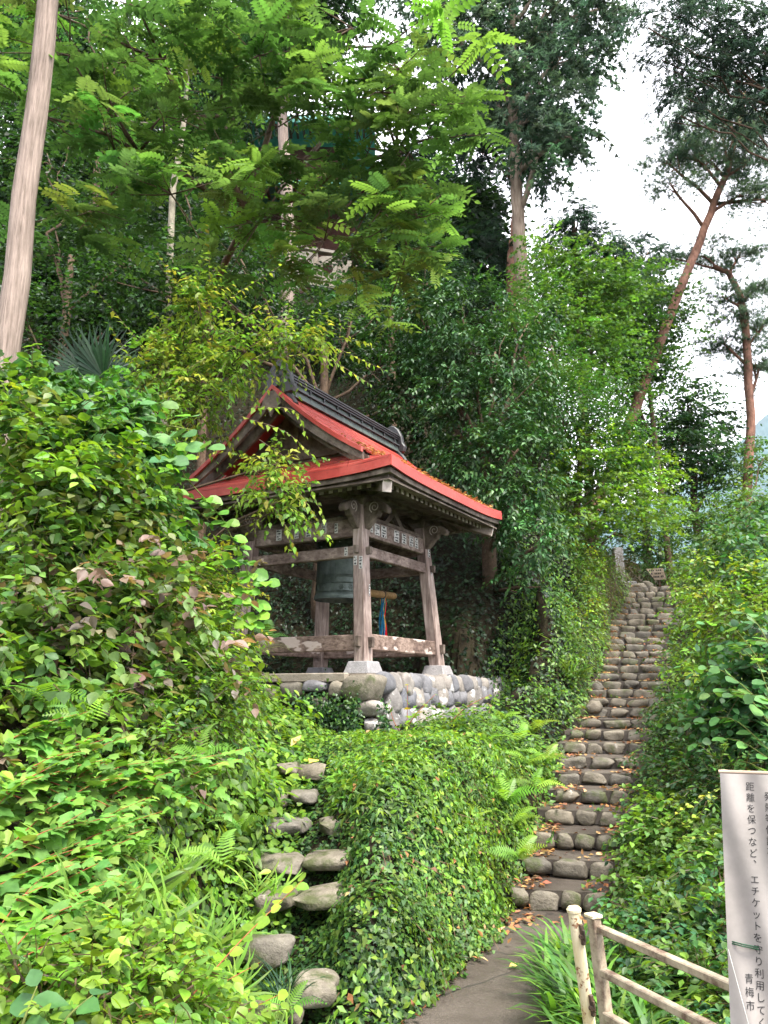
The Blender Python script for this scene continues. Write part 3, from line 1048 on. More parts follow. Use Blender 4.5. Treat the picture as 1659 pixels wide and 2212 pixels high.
# main slopes: courses of flat sheets running up to the ridge; below the verge they are cut along the hips
bs = [RB, 1.62, 1.40, 1.18, .95, .72, .48, .24, 0.02]
AV = 1.70
for s in (-1, 1):
    for c in range(len(bs) - 1):
        b0, b1 = bs[c], bs[c + 1]
        ae0 = RA - (RB - b0) * 1.2 if b0 > 1.38 else AV
        ae1 = RA - (RB - b1) * 1.2 if b1 >= 1.38 else AV
        if b0 > 1.38 and b1 < 1.38:
            ae1 = ae0
        edges0 = [-ae0, -ae0 + .32, -.7, 0, .7, ae0 - .32, ae0]
        edges1 = [-ae1, -ae1 + .32, -.7, 0, .7, ae1 - .32, ae1]
        for j in range(6):
            def P(a, b, dz):
                up = .012 if b < 1.39 else 0
                return W(a, s * b, roof_z(b) - .055 + dz + up + (lift(a, b) if b > 1.39 else 0))
            g = .006
            quad = [P(edges0[j] + g, b0, .028), P(edges0[j + 1] - g, b0, .028), P(edges1[j + 1] - g, b1 - .02, .006), P(edges1[j] + g, b1 - .02, .006)]
            if s > 0:
                quad = quad[::-1]
            sheet(pav, quad)
# red fascia round the eaves
for s in (-1, 1):
    nseg = 10
    m = MB()
    for j in range(nseg):
        f0, f1 = -1 + 2 * j / nseg, -1 + 2 * (j + 1) / nseg
        A0, A1 = S_(s * RA, RB * f0), S_(s * RA, RB * f1)
        m.hexa([A0 - ez * .105 - e1 * s * .02, A1 - ez * .105 - e1 * s * .02, A1 - ez * .105 + e1 * s * .006, A0 - ez * .105 + e1 * s * .006], [A0 - e1 * s * .02, A1 - e1 * s * .02, A1 + e1 * s * .006, A0 + e1 * s * .006])
    m.build('eave_fascia', M['red'], pav)
    m = MB()
    for j in range(nseg):
        f0, f1 = -1 + 2 * j / nseg, -1 + 2 * (j + 1) / nseg
        A0, A1 = S_(RA * f0, s * RB), S_(RA * f1, s * RB)
        m.hexa([A0 - ez * .107 - e2 * s * .02, A1 - ez * .107 - e2 * s * .02, A1 - ez * .107 + e2 * s * .007, A0 - ez * .107 + e2 * s * .007], [A0 - e2 * s * .02, A1 - e2 * s * .02, A1 + e2 * s * .007, A0 + e2 * s * .007])
    m.build('eave_fascia', M['red'], pav)
# board under the fascia, stepping back, then the boarded soffit
for s in (-1, 1):
    for w0, z0, z1, ins in ((0, -.165, -.105, .035), (0, -.20, -.166, .09)):
        for ax_, oth, R1, R2 in ((e2, e1, RB, RA), (e1, e2, RA, RB)):
            m = MB()
            for j in range(8):
                f0, f1 = -1 + 2 * j / 8, -1 + 2 * (j + 1) / 8
                pts = []
                for f in (f0, f1):
                    aa = (s * (R2 - ins), (R1 - ins) * f) if ax_ is e2 else ((R1 - ins) * f, s * (R2 - ins))
                    pts.append(W(aa[0], aa[1], ZE - .055 + lift(aa[0], aa[1]) * .9 - (.001 if ax_ is e2 else 0)))
                p, q = pts
                m.hexa([p + ez * z0 - oth * s * .10, q + ez * z0 - oth * s * .10, q + ez * z0, p + ez * z0], [p + ez * z1 - oth * s * .10, q + ez * z1 - oth * s * .10, q + ez * z1, p + ez * z1])
            m.build('eave_board', M['wood_dark'], pav)
zs0, zs1 = ZE - .262, ZE + .05
for s in (-1, 1):
    for ax_, oth, R1, R2, tag_ in ((e2, e1, RB - .06, RA - .06, 0), (e1, e2, RA - .06, RB - .06, 1)):
        base = np.array([PC[0], PC[1], 0])
        p = [base + oth * s * R2 - ax_ * R1 + ez * zs0, base + oth * s * R2 + ax_ * R1 + ez * zs0, base + oth * s * .75 + ax_ * .75 + ez * zs1, base + oth * s * .75 - ax_ * .75 + ez * zs1]
        m = MB()
        m.hexa(p, [q + ez * .02 for q in p])
        m.build('soffit', M['wood_dark'], pav)
        # rafters with pale sawn ends
        n = 23
        for i in range(n):
            f = -(R1 - .24) + 2 * (R1 - .24) * i / (n - 1)
            inner = max(.76, abs(f) + .03)
            o0, o1 = R2 - .17, inner
            if o1 > o0 - .05:
                continue
            zf = lambda o_: zs0 + (zs1 - zs0) * (R2 - o_) / (R2 - .75) - .036
            a_ = base + oth * s * o0 + ax_ * f + ez * zf(o0)
            b_ = base + oth * s * o1 + ax_ * f + ez * zf(o1)
            m = MB()
            m.beam(a_, b_, .058, .072)
            rf = m.build('rafter', M['wood_dark'], pav)
            m = MB()
            m.box(a_ + oth * s * .003, ax_, oth, ez, .059, .006, .074)
            m.build('rafter_end', M['wood_end'], rf)
for sa in (-1, 1):
    for sb in (-1, 1):
        m = MB()
        p = W(sa * (RA - .13), sb * (RB - .13), zs0 - .055)
        q = W(sa * .78, sb * .78, zs1 - .02)
        m.beam(p, q, .12, .15)
        hr = m.build('hip_rafter', M['wood_dark'], pav, bevel=.006)
        dn = (p - q) / np.linalg.norm(p - q)
        m = MB()
        sd_ = np.cross(dn, ez)
        sd_ /= np.linalg.norm(sd_)
        m.box(p + dn * .004, sd_, dn, np.cross(sd_, dn), .116, .01, .146)
        m.build('rafter_end', M['wood_end'], hr)
# ceiling boards above the bell
m = MB()
m.hexa([W(a, b, 4.30) for a, b in ((-.8, -.8), (.8, -.8), (.8, .8), (-.8, .8))], [W(a, b, 4.32) for a, b in ((-.8, -.8), (.8, -.8), (.8, .8), (-.8, .8))])
m.build('ceiling', M['wood_dark'], pav)

# gables
for s in (-1, 1):
    ag = s * 1.14
    m = MB()
    bb = np.linspace(-1.36, 1.36, 15)
    poly = [W(ag, b, roof_z(b) - .10) for b in bb] + [W(ag, 1.36, 4.55), W(ag, -1.36, 4.55)]
    m.prism(poly, e1 * .03)
    m.build('gable_wall', M['wood_dark'], pav)
    for sb in (-1, 1):                                        # curved barge boards and the red verge above them
        for nm, a0, a1, top, bot, mt_ in (('barge_board', AV - .06, AV - .015, -.075, -.27, 'wood_dark'), ('inner_barge_board', AV - .19, AV - .15, -.09, -.36, 'wood_dark'), ('verge_trim', AV - .03, AV + .02, -.022, -.085, 'red')):
            m = MB()
            bl = np.linspace(0.0, 1.40, 11)
            for i in range(10):
                b0, b1 = bl[i], bl[i + 1]
                tp = (lambda b: bot * (1 - .35 * b / 1.4) if mt_ == 'wood_dark' else bot)
                lo = [W(s * a0, sb * b0, roof_z(b0) + tp(b0)), W(s * a1, sb * b0, roof_z(b0) + tp(b0)), W(s * a1, sb * b1, roof_z(b1) + tp(b1)), W(s * a0, sb * b1, roof_z(b1) + tp(b1))]
                hi = [W(s * a0, sb * b0, roof_z(b0) + top), W(s * a1, sb * b0, roof_z(b0) + top), W(s * a1, sb * b1, roof_z(b1) + top), W(s * a0, sb * b1, roof_z(b1) + top)]
                m.hexa(lo, hi)
            m.build(nm, M[mt_], pav)
    m = MB()                                                  # pendant and king strut in the gable
    pr = [(-.05, 0), (.05, 0), (.13, -.10), (.16, -.2), (.10, -.26), (.05, -.24), (0, -.36), (-.05, -.24), (-.10, -.26), (-.16, -.2), (-.13, -.10)]
    m.prism([W(s * (AV + .012), p, ZR - .12 + z) for p, z in pr], e1 * .035)
    m.build('gable_pendant', M['wood_dark'], pav)
    m = MB()
    m.beam(W(s * 1.165, -.95, 4.80), W(s * 1.165, .95, 4.80), .05, .10)
    m.beam(W(s * 1.17, 0, 4.86), W(s * 1.17, 0, 5.35), .12, .05, up=e1)
    m.build('gable_beam', M['wood_dark'], pav)

# ridge: tall copper-clad box with stepped courses, cap and end tiles
m = MB()
RL = 1.50
m.hexa([W(-RL, -.16, ZR - .12), W(RL, -.16, ZR - .12), W(RL, .16, ZR - .12), W(-RL, .16, ZR - .12)], [W(-RL, -.115, ZR + .085), W(RL, -.115, ZR + .085), W(RL, .115, ZR + .085), W(-RL, .115, ZR + .085)])
m.build('ridge_box', M['ridge'], pav)
for i, (z, w, t) in enumerate([(ZR - .02, .175, .02), (ZR + .085, .155, .02), (ZR + .113, .172, .02), (ZR + .141, .185, .02)]):
    m = MB()
    m.box(W(0, 0, z + .012), e1, e2, ez, 2 * (RL + .01 * i), 2 * w, t)
    m.build('ridge_course', M['ridge_dark'], pav)
m = MB()
pts = [W(a, 0, ZR + .19) for a in np.linspace(-RL - .1, RL + .05, 12)]
m.tube(pts, .075, 8)
m.build('ridge_cap', M['ridge_dark'], pav, smooth=False)
for i in range(9):
    a = -RL + .12 + i * .345
    for sb in (-1, 1):
        m = MB()
        m.box(W(a, sb * .14, ZR + .01), e1, e2, ez, .02, .02, .15)
        m.build('ridge_batten', M['ridge_dark'], pav)
for s in (-1, 1):
    m = MB()
    pr = [(-.24, -.14), (.24, -.14), (.27, -.05), (.22, .02), (.20, .14), (.14, .26), (.07, .33), (0, .36), (-.07, .33), (-.14, .26), (-.20, .14), (-.22, .02), (-.27, -.05)]
    m.prism([W(s * (RL + .05), b, ZR + .02 + z) for b, z in pr], e1 * .09)
    oe = m.build('ridge_end_tile', M['ridge_dark'], pav, bevel=.015)
    m = MB()
    for k in range(3):
        m.tube([W(s * (RL + .09), 0, ZR + .02 + .12 * k), W(s * (RL + .09 + .06), 0, ZR + .02 + .12 * k)], .05 - .008 * k, 8)
    m.build('boss', M['ridge_dark'], oe)
    m = MB()
    for sb in (-1, 1):
        pts = [W(s * (RL + .03), sb * (.10 + .16 * t), ZR - .08 - .22 * t) for t in np.linspace(0, 1, 5)]
        m.tube(pts, .05, 6)
    m.build('fin', M['ridge_dark'], oe)

# ---- bell, striker log, cord
bell = empty('temple_bell', W(0, 0, 2.98))
tag(bell, 'big dark green bronze temple bell hanging inside the pavilion', 'bell')
B0 = 2.965
prof = [(.365, 0), (.375, .02), (.372, .06), (.352, .085), (.350, .10), (.346, .22), (.342, .32), (.338, .55), (.330, .78), (.315, .92), (.285, 1.00), (.22, 1.05), (.12, 1.075), (.0, 1.08)]
inner = [(.0, .95), (.24, .90), (.28, .70), (.30, .3), (.315, 0)]
m = MB()
m.lathe(W(0, 0, B0), prof[::-1] + [(.365, 0), (.315, 0)] + inner[::-1][1:], 48)
bb_ = m.build('bell_body', M['bronze'], bell, smooth=True)
for z in (.095, .105, .215, .225, .305, .32, .335, .60, .61, .80, .81):
    m = MB()
    r = np.interp(z, [p[1] for p in prof], [p[0] for p in prof]) + .002
    m.tube([W(0, 0, B0 + z) + np.array([r * math.cos(t), r * math.sin(t), 0]) for t in np.linspace(0, 2 * math.pi, 49)], .005, 5, cap=False)
    m.build('raised_band', M['bronze'], bell)
for k in range(4):                                             # vertical cross bands and flower reliefs
    th0 = PH + math.pi / 4 * 1 + k * math.pi / 2
    for dt in (-.11, -.09, .09, .11):
        m = MB()
        m.tube([W(0, 0, B0 + z) + np.array([(r + .002) * math.cos(th0 + dt), (r + .002) * math.sin(th0 + dt), 0]) for r, z in prof[3:10]], .0045, 5)
        m.build('vertical_band', M['bronze'], bell)
    for j in range(3):
        th = th0 + .38 + j * .40
        c = W(0, 0, B0 + .16)
        rad = np.array([math.cos(th), math.sin(th), 0])
        tan = np.array([-math.sin(th), math.cos(th), 0])
        m = MB()
        for q in range(7):
            a_ = q * 2 * math.pi / 6
            cc = c + rad * .349 + (tan * math.cos(a_) + ez * math.sin(a_)) * (.026 if q < 6 else 0)
            m.box(cc, tan, rad, ez, .026, .012, .026)
        m.build('lotus_relief', M['bronze'], bell, bevel=.008)
    for row in range(4):
        for j in range(4):
            m = MB()
            th = th0 + .30 + j * .33
            z = B0 + .66 + row * .075
            r = np.interp(z - B0, [p[1] for p in prof], [p[0] for p in prof])
            rad = np.array([math.cos(th), math.sin(th), 0])
            m.tube([W(0, 0, z) + rad * (r - .005), W(0, 0, z) + rad * (r + .028), W(0, 0, z) + rad * (r + .034)], [.018, .014, .006], 7)
            m.build('boss', M['bronze'], bell)
m = MB()
m.tube([W(.11 * math.cos(t), 0, B0 + 1.06 + .17 * math.sin(t)) for t in np.linspace(0, math.pi, 10)], .03, 8)
m.build('dragon_loop', M['bronze'], bell)

lg = empty('striker_log', W(1.0, 0, 3.16))
tag(lg, 'horizontal wooden log for striking the bell, hung on chains', 'striker log')
m = MB()
m.tube([W(.43, -.02, 3.14), W(.47, -.02, 3.141), W(1.58, .0, 3.19), W(1.62, 0, 3.192)], [.048, .056, .056, .045], 14)
m.build('log', M['log'], lg)


def chain(p, q, parent):
    m = MB()
    p, q = np.asarray(p), np.asarray(q)
    n = int(np.linalg.norm(q - p) / .042)
    d = (q - p) / np.linalg.norm(q - p)
    s1 = np.cross(d, ez)
    s1 /= np.linalg.norm(s1)
    s2 = np.cross(d, s1)
    for i in range(n):
        c = p + (q - p) * (i + .5) / n
        s_ = s1 if i % 2 else s2
        m.tube([c + d * .024 * math.cos(t) + s_ * .011 * math.sin(t) for t in np.linspace(0, 2 * math.pi, 9)], .004, 4, cap=False)
    m.build('chain', M['iron'], parent)


for a in (.62, 1.30):
    for b in (-.45, .45):
        chain(W(a + .05, b, 4.25), W(a, 0 + .03 * np.sign(b), 3.22), lg)
cord = empty('tassel_cord', W(1.22, 0, 2.6))
tag(cord, 'multicoloured cord of red, blue and yellow cloth hanging from the striker log', 'cord')
for i, (nm, colr, off, r0, r1, z0, z1) in enumerate([('blue_strand', (.02, .14, .26), -.035, .022, .035, 3.12, 2.45), ('yellow_strand', (.50, .32, .04), .0, .022, .02, 3.12, 2.55), ('red_strand', (.55, .012, .02), .035, .022, .05, 3.12, 2.50), ('green_strand', (.03, .16, .10), -.01, .018, .02, 3.1, 2.6)]):
    mm = two_tone(nm, colr, tuple(min(1, c * 1.5) for c in colr), 40, .85, .1)
    m = MB()
    for j in range(4):
        o_ = off * 1.0 + random.uniform(-.012, .012)
        pts = [W(1.22 + o_ * (.3 + t) + .008 * math.sin(9 * t + j), -.01 + .015 * math.cos(7 * t + j * 2) + .03 * math.sin(j * 2 + i), z0 + (z1 - z0) * t) for t in np.linspace(0, 1, 9)]
        m.tube(pts, [(r0 + (r1 - r0) * t) * .5 for t in np.linspace(0, 1, 9)], 6, wob=.25)
    m.build(nm, mm, cord)
for nm, colr, dx, z in (('blue_tassel', (.03, .30, .50), -.05, 2.42), ('red_tassel', (.60, .02, .05), .0, 2.41), ('yellow_tassel', (.65, .42, .06), .07, 2.40), ('cyan_tassel', (.05, .38, .52), .03, 2.44)):
    mm = two_tone(nm, colr, tuple(min(1, c * 1.4) for c in colr), 40, .85, .1)
    m = MB()
    for j in range(6):
        m.tube([W(1.22 + dx + random.uniform(-.02, .02), random.uniform(-.03, .03), z + .10), W(1.22 + dx * 1.2 + random.uniform(-.04, .04), random.uniform(-.05, .05), z), W(1.22 + dx * 1.2 + random.uniform(-.045, .045), random.uniform(-.05, .05), z - .08)], [.01, .022, .012], 5)
    m.build(nm, mm, cord)
m = MB()
m.tube([W(1.22, .06 * math.cos(t), 3.175 + .062 * math.sin(t)) for t in np.linspace(0, 2 * math.pi, 13)], .014, 6, cap=False)
m.build('rope_loop', M['iron'], cord)

# ------------------------------------------------------------------ fence, pipe post, banner
pipe = empty('pipe_post', (.93, 3.77, 0))
tag(pipe, 'round cream pipe post with rusty top beside the path fence', 'post')
pt, pb = np.array([.85, 3.77, .75]), np.array([.93, 3.77, -.1])
m = MB()
m.tube([pb, pb + (pt - pb) * .5, pt], .0275, 20)
m.build('pipe', M['cream'], pipe, smooth=False)
m = MB()
dd = (pt - pb) / np.linalg.norm(pt - pb)
m.tube([pt, pt + dd * .012, pt + dd * .022], [.032, .033, .024], 20)
m.build('cap', M['cream'], pipe)
for t in (.90, .57):
    c = pb + (pt - pb) * t + np.array([.017, -.028, 0])
    m = MB()
    m.box(c, (1, .5, 0), (-.5, 1, 0), dd, .018, .014, .085)
    m.box(c + np.array([.004, -.012, .0]), (1, .5, 0), (-.5, 1, 0), dd, .010, .012, .045)
    m.build('latch_plate', M['iron'], pipe, bevel=.003)
    m = MB()
    m.tube([c + np.array([-.012, -.008, -.005]), c + np.array([-.006, -.022, -.005])], .009, 8)
    m.build('bolt', M['iron'], pipe)

fen = empty('metal_fence', (.94, 3.66, 0))
tag(fen, 'low beige metal fence with three flat rails beside the path', 'fence')
ft, fb = np.array([.908, 3.66, .755]), np.array([.975, 3.66, -.1])
m = MB()
m.beam(fb, ft, .046, .046, up=(.55, -.83, 0))
m.build('post', M['rail'], fen, bevel=.004)
m = MB()
dn = (ft - fb) / np.linalg.norm(ft - fb)
rd = np.array([.40, -.917, 0])
rs = np.array([.917, .40, 0])
m.box(ft + dn * .008, rs, rd, dn, .058, .058, .015)
m.build('post_cap', M['cream'], fen, bevel=.003)
rails_z = (.715, .548, .385)
for z in rails_z:
    p = np.array([.93, 3.64, z]) + (ft - fb) * 0
    q = np.array([1.40, 2.52, z + .0])
    m = MB()
    m.beam(p, q, .038, .030)
    m.build('rail', M['rail'], fen, bevel=.004)
p2 = np.array([1.405, 2.50, 0])
m = MB()
m.beam(p2 + ez * -.2, p2 + ez * .76, .058, .058, up=(.4, -.917, 0))
m.build('post', M['rail'], fen, bevel=.004)

# banner: cloth on a thin stake, tied with a green string
BT = at(1555, 1670, 2.86)
bx = np.array([.93, -.36, .0])
bx /= np.linalg.norm(bx)
bz = np.array([.060, 0.02, 1.0])
bz /= np.linalg.norm(bz)
bn = np.cross(bx, bz)                                          # towards the viewer
BWD, BHT = .36, 1.06
ban = empty('cloth_banner', BT - bz * BHT)
tag(ban, 'greyed white cloth banner with vertical black Japanese lettering tied to the fence', 'banner')


def cloth_off(u, v):
    return .013 * math.sin(u * 26 + v * 7.5) * (1 - .4 * v) + .008 * math.sin(u * 51 - v * 11 + 1) + .010 * math.sin(v * 6 + u * 4)


nu, nv = 40, 70
V, F = [], []
for sgn in (1, -1):
    for i in range(nv + 1):
        for j in range(nu + 1):
            u, v = j / nu * BWD, i / nv * BHT
            V.append(BT + bx * u - bz * v + bn * (cloth_off(u, v) + sgn * .0012))
n1 = (nu + 1) * (nv + 1)
for i in range(nv):
    for j in range(nu):
        a = i * (nu + 1) + j
        F.append((a, a + nu + 1, a + nu + 2, a + 1))
        F.append((n1 + a, n1 + a + 1, n1 + a + nu + 2, n1 + a + nu + 1))
np_mesh('cloth', np.array(V), np.array(F), M['cloth'], ban, smooth=True)
_gl = {}


def glyph(ch):
    if ch not in _gl:
        cu = bpy.data.curves.new('g', 'FONT')
        cu.body = ch
        cu.size = 1.0
        cu.resolution_u = 4
        cu.align_x = 'CENTER'
        ob = bpy.data.objects.new('g', cu)
        COL.objects.link(ob)
        me = ob.to_mesh(depsgraph=bpy.context.evaluated_depsgraph_get())
        v = [q.co[:] for q in me.vertices]
        f = [tuple(p.vertices) for p in me.polygons]
        ob.to_mesh_clear()
        bpy.data.objects.remove(ob)
        bpy.data.curves.remove(cu)
        _gl[ch] = (v, f)
    return _gl[ch]


def column(text, u, v0, size, step):
    m = MB()
    v = v0
    for ch in text:
        if ch == ' ':
            v += step * .55
            continue
        g, f = glyph(ch)
        du, dv = (.45, .62) if ch == '、' else (0, 0)
        pts = []
        for x, y, _ in g:
            uu, vv = u + (x + du) * size * .90, v - (y + dv) * size
            pts.append(BT + bx * uu - bz * vv + bn * (cloth_off(uu, vv) + .0028))
        m.add(pts, f)
        v += step * (.75 if ch == '、' else 1)
    return m


CH = .031
column('距離を保つなど、 エチケットを守り利用してください', .094, .052, CH, .0358).build('lettering', M['ink'], ban)
column('発熱等体調不良の方は利用', .150, .082, CH, .0358).build('lettering', M['ink'], ban)
column('青梅市', .062, .655, CH, .0385).build('lettering', M['ink'], ban)
m = MB()
m.tube([BT + bx * .02 + bz * .01 - bn * .045, BT + bx * .02 - bz * 1.45 - bn * .045], .009, 8)
m.build('stake', M['board'], ban)
m = MB()
m.tube([BT - bx * .004 + bz * .004 - bn * .008, BT + bx * BWD + bz * .004 - bn * .008], .007, 8)
m.build('top_rod', M['board'], ban)
m = MB()
for o_ in (0, .006):
    m.tube([BT + bx * u - bz * (.535 + o_ + .12 * u) + bn * (cloth_off(u, .66) + .005) for u in np.linspace(-.012, BWD, 14)], .0022, 5)
m.tube([BT + bx * -.012 - bz * .535, BT + bx * -.012 - bz * .535 - bn * .03], .003, 5)
m.build('string', M['string'], ban)
m = MB()
m.tube([BT + bx * u - bz * (.55 + 4.2 * u) + bn * .012 for u in np.linspace(.002, .06, 6)], .0012, 4)
m.build('thread', M['paper'], ban)

# ------------------------------------------------------------------ notice board and stone pillar at the top of the stairs
p = at(1418, 1250, 20.4)
nb = empty('notice_board', (p[0], p[1], 4.1))
tag(nb, 'small slanted wooden notice board with dark lettering at the top of the stairs', 'sign')
m = MB()
tl, tr, br, bl_ = (np.array([p[0] + dx, p[1], p[2] + dz]) for dx, dz in ((-.26, .26), (.19, .28), (.26, -.02), (-.05, -.04)))
m.prism([tl, tr, br, bl_], (0, .03, 0))
m.build('board', M['board'], nb)
m = MB()
for r in range(3):
    for j in range(7):
        if (r * 7 + j) % 5 != 3:
            t = (r + .6) / 3.6
            s = .12 + j * .115
            q = (tl * (1 - t) + bl_ * t) * (1 - s) + (tr * (1 - t) + br * t) * s
            m.box(q + np.array([0, -.018, 0]), (1, 0, 0), (0, 1, 0), (0, 0, 1), .028, .004, .045)
m.build('faded_print', M['ink'], nb)
m = MB()
m.beam(np.array([p[0] + .08, p[1] + .03, 3.9]), np.array([p[0] + .08, p[1] + .03, p[2] + .2]), .05, .05, up=(0, 1, 0))
m.build('leg', M['twig'], nb)
p = at(1338, 1262, 20.0)
sp = empty('stone_pillar', p)
tag(sp, 'dark upright stone pillar half hidden by maple leaves above the stairs', 'pillar')
m = MB()
m.hexa([p + np.array(q) for q in ((-.14, -.14, -.4), (.14, -.14, -.4), (.14, .14, -.4), (-.14, .14, -.4))], [p + np.array(q) for q in ((-.12, -.12, .95), (.12, -.12, .95), (.12, .12, .95), (-.12, .12, .95))])
m.build('shaft', M['granite'], sp, bevel=.02)
m = MB()
m.box(p + np.array([.08, 0, -.05]), (1, 0, 0), (0, 1, 0), (0, 0, 1), .6, .5, .2)
m.build('plinth', M['granite'], sp, bevel=.02)

# ------------------------------------------------------------------ temple hall on the terrace high up the hill
p0 = at(620, 610, 27.0)
ZTP = 15.7
tem = empty('temple_hall', (p0[0], 30, ZTP))
tag(tem, 'dark timber temple hall with teal roof edges high behind the trees', 'temple')
cx = -4.2


def tbox(nm, x0, x1, y0, y1, z0, z1, mat, bev=0):
    m = MB()
    m.box(((x0 + x1) / 2, (y0 + y1) / 2, (z0 + z1) / 2), (1, 0, 0), (0, 1, 0), (0, 0, 1), x1 - x0, y1 - y0, z1 - z0)
    return m.build(nm, mat, tem, bevel=bev)


tbox('wall', cx - 3.2, cx + 3.0, 30, 35, ZTP, ZTP + 6.6, M['brown_wall'])
tbox('upper_wall', cx - 2.4, cx + 2.2, 30.8, 34.2, ZTP + 7.6, ZTP + 10.4, M['brown_wall'])
for i in range(5):
    tbox('pillar', cx - 3.15 + i * 1.5, cx - 2.9 + i * 1.5, 29.7, 29.95, ZTP, ZTP + 6.4, M['brown_wall'])
for z, e, h in ((ZTP + 6.6, 1.8, 1.1), (ZTP + 10.4, 1.6, 2.2)):
    x0, x1, y0, y1 = (cx - 3.2, cx + 3.0, 30, 35) if e == 1.8 else (cx - 2.4, cx + 2.2, 30.8, 34.2)
    m = MB()
    o = [(x0 - e, y0 - e), (x1 + e, y0 - e), (x1 + e, y1 + e), (x0 - e, y1 + e)]
    i_ = [(x0 + .8, y0 + .8), (x1 - .8, y0 + .8), (x1 - .8, y1 - .8), (x0 + .8, y1 - .8)]
    m.hexa([(a, b, z) for a, b in o], [(a, b, z + h) for a, b in i_])
    rf = m.build('roof', M['teal'], tem)
    m = MB()
    m.hexa([(a, b, z - .18) for a, b in o], [(a, b, z - .002) for a, b in o])
    m.build('eave', M['teal'], rf)
    m = MB()
    for j in range(26):
        xx = x0 - e + .2 + j * (x1 - x0 + 2 * e - .4) / 25
        m.box((xx, y0 - e + .5, z - .25), (1, 0, 0), (0, 1, 0), (0, 0, 1), .1, .8, .12)
    m.build('rafter_row', M['brown_wall'], rf)
bal = empty('stone_balustrade', at(700, 605, 25))
tag(bal, 'grey stone balustrade with round openings on the temple terrace', 'balustrade')
for j in range(5):
    q = at(655 + j * 52, 565, 25 + .3 * j)
    zb, zt = at(660, 606, 25)[2], at(660, 535, 25)[2]
    m = MB()
    m.box((q[0] - .42, q[1], (zb + zt) / 2), (1, 0, 0), (0, 1, 0), (0, 0, 1), .16, .2, zt - zb)
    m.build('post', M['concrete'], bal, bevel=.01)
    if j < 4:
        w = .72
        m = MB()
        n = 24
        c = np.array([q[0] + .02, q[1], (zb + zt) / 2 - .05])
        hx, hz = w / 2 - .02, (zt - zb) / 2 - .14
        outer, inn = [], []
        for t in range(n):
            th = 2 * math.pi * (t + .5) / n
            cs, sn = math.cos(th), math.sin(th)
            k = min(hx / max(abs(cs), 1e-6), hz / max(abs(sn), 1e-6))
            outer.append(c + np.array([cs * k, 0, sn * k]))
            inn.append(c + np.array([cs * .2, 0, sn * .22]))
        vs = [p + np.array([0, d, 0]) for d in (-.06, .06) for p in outer] + [p + np.array([0, d, 0]) for d in (-.06, .06) for p in inn]
        fs = []
        for t in range(n):
            u = (t + 1) % n
            fs += [(t, u, 2 * n + u, 2 * n + t), (n + u, n + t, 3 * n + t, 3 * n + u), (2 * n + t, 2 * n + u, 3 * n + u, 3 * n + t), (u, t, n + t, n + u)]
        m.add(vs, fs)
        m.build('panel', M['concrete'], bal)
m = MB()
qa, qb = at(640, 536, 25), at(870, 545, 26.2)
m.beam((qa[0] - .1, qa[1], zt + .02), (qb[0], qb[1], zt + .02), .26, .12)
m.build('top_rail', M['concrete'], bal, bevel=.01)
m = MB()
m.beam((qa[0] - .1, qa[1], zb - .06), (qb[0], qb[1], zb - .06), .3, .16)
m.build('base_rail', M['concrete'], bal, bevel=.01)

# ================================================================== vegetation
UP = np.array([0, 0, 1.0])


def nrm(v):
    return v / (np.linalg.norm(v, axis=-1, keepdims=True) + 1e-9)


def T_(v, f):
    return np.array(v, float), np.array(f, int)


OVAL = T_([(0, 0, 0), (-.26, .42, .05), (.26, .42, .05), (0, 1, -.10), (0, .45, -.03)], [(0, 2, 4), (0, 4, 1), (4, 2, 3), (1, 4, 3)])
LANCE = T_([(0, 0, 0), (-.16, .38, .03), (.16, .38, .03), (0, 1, -.20), (0, .45, -.01)], [(0, 2, 4), (0, 4, 1), (4, 2, 3), (1, 4, 3)])
DIAM = T_([(0, 0, 0), (-.27, .42, .05), (.27, .42, .05), (0, 1, -.08)], [(0, 2, 3), (0, 3, 1)])


def fan(pts, zc=0.0):
    v = [(0, .38, zc)] + pts
    n = len(pts)
    return T_(v, [(0, 1 + i, 1 + (i + 1) % n) for i in range(n)])


OVN = fan([(0, 0, 0), (.15, .13, .03), (.25, .36, .05), (.21, .62, .02), (.09, .86, -.06), (0, 1.02, -.13), (-.09, .86, -.06), (-.21, .62, .02), (-.25, .36, .05), (-.15, .13, .03)], -.035)
HEART = fan([(0, .06, 0), (.22, -.04, .02), (.43, .18, .05), (.40, .52, .04), (.17, .86, -.02), (0, 1.06, -.10), (-.17, .86, -.02), (-.40, .52, .04), (-.43, .18, .05), (-.22, -.04, .02)], -.04)
ROUNDL = fan([(0, .0, 0), (.30, .05, .03), (.48, .36, .06), (.42, .70, .03), (.14, .94, -.03), (0, 1.0, -.05), (-.14, .94, -.03), (-.42, .70, .03), (-.48, .36, .06), (-.30, .05, .03)], -.03)
MAPLE = fan([(0, 0, 0), (.16, .10, 0), (.48, .06, -.03), (.24, .34, .02), (.56, .58, -.05), (.17, .60, .02), (0, 1.08, -.07), (-.17, .60, .02), (-.56, .58, -.05), (-.24, .34, .02), (-.48, .06, -.03), (-.16, .10, 0)])
LOBED = fan([(0, 0, 0), (.18, .06, 0), (.40, .10, -.03), (.34, .30, .02), (.46, .52, -.04), (.27, .62, .02), (.16, .82, .0), (0, 1.06, -.08), (-.16, .82, .0), (-.27, .62, .02), (-.46, .52, -.04), (-.34, .30, .02), (-.40, .10, -.03), (-.18, .06, 0)])
IVY = fan([(0, .05, 0), (.34, .0, -.02), (.30, .38, .02), (.0, 1.0, -.06), (-.30, .38, .02), (-.34, .0, -.02)])


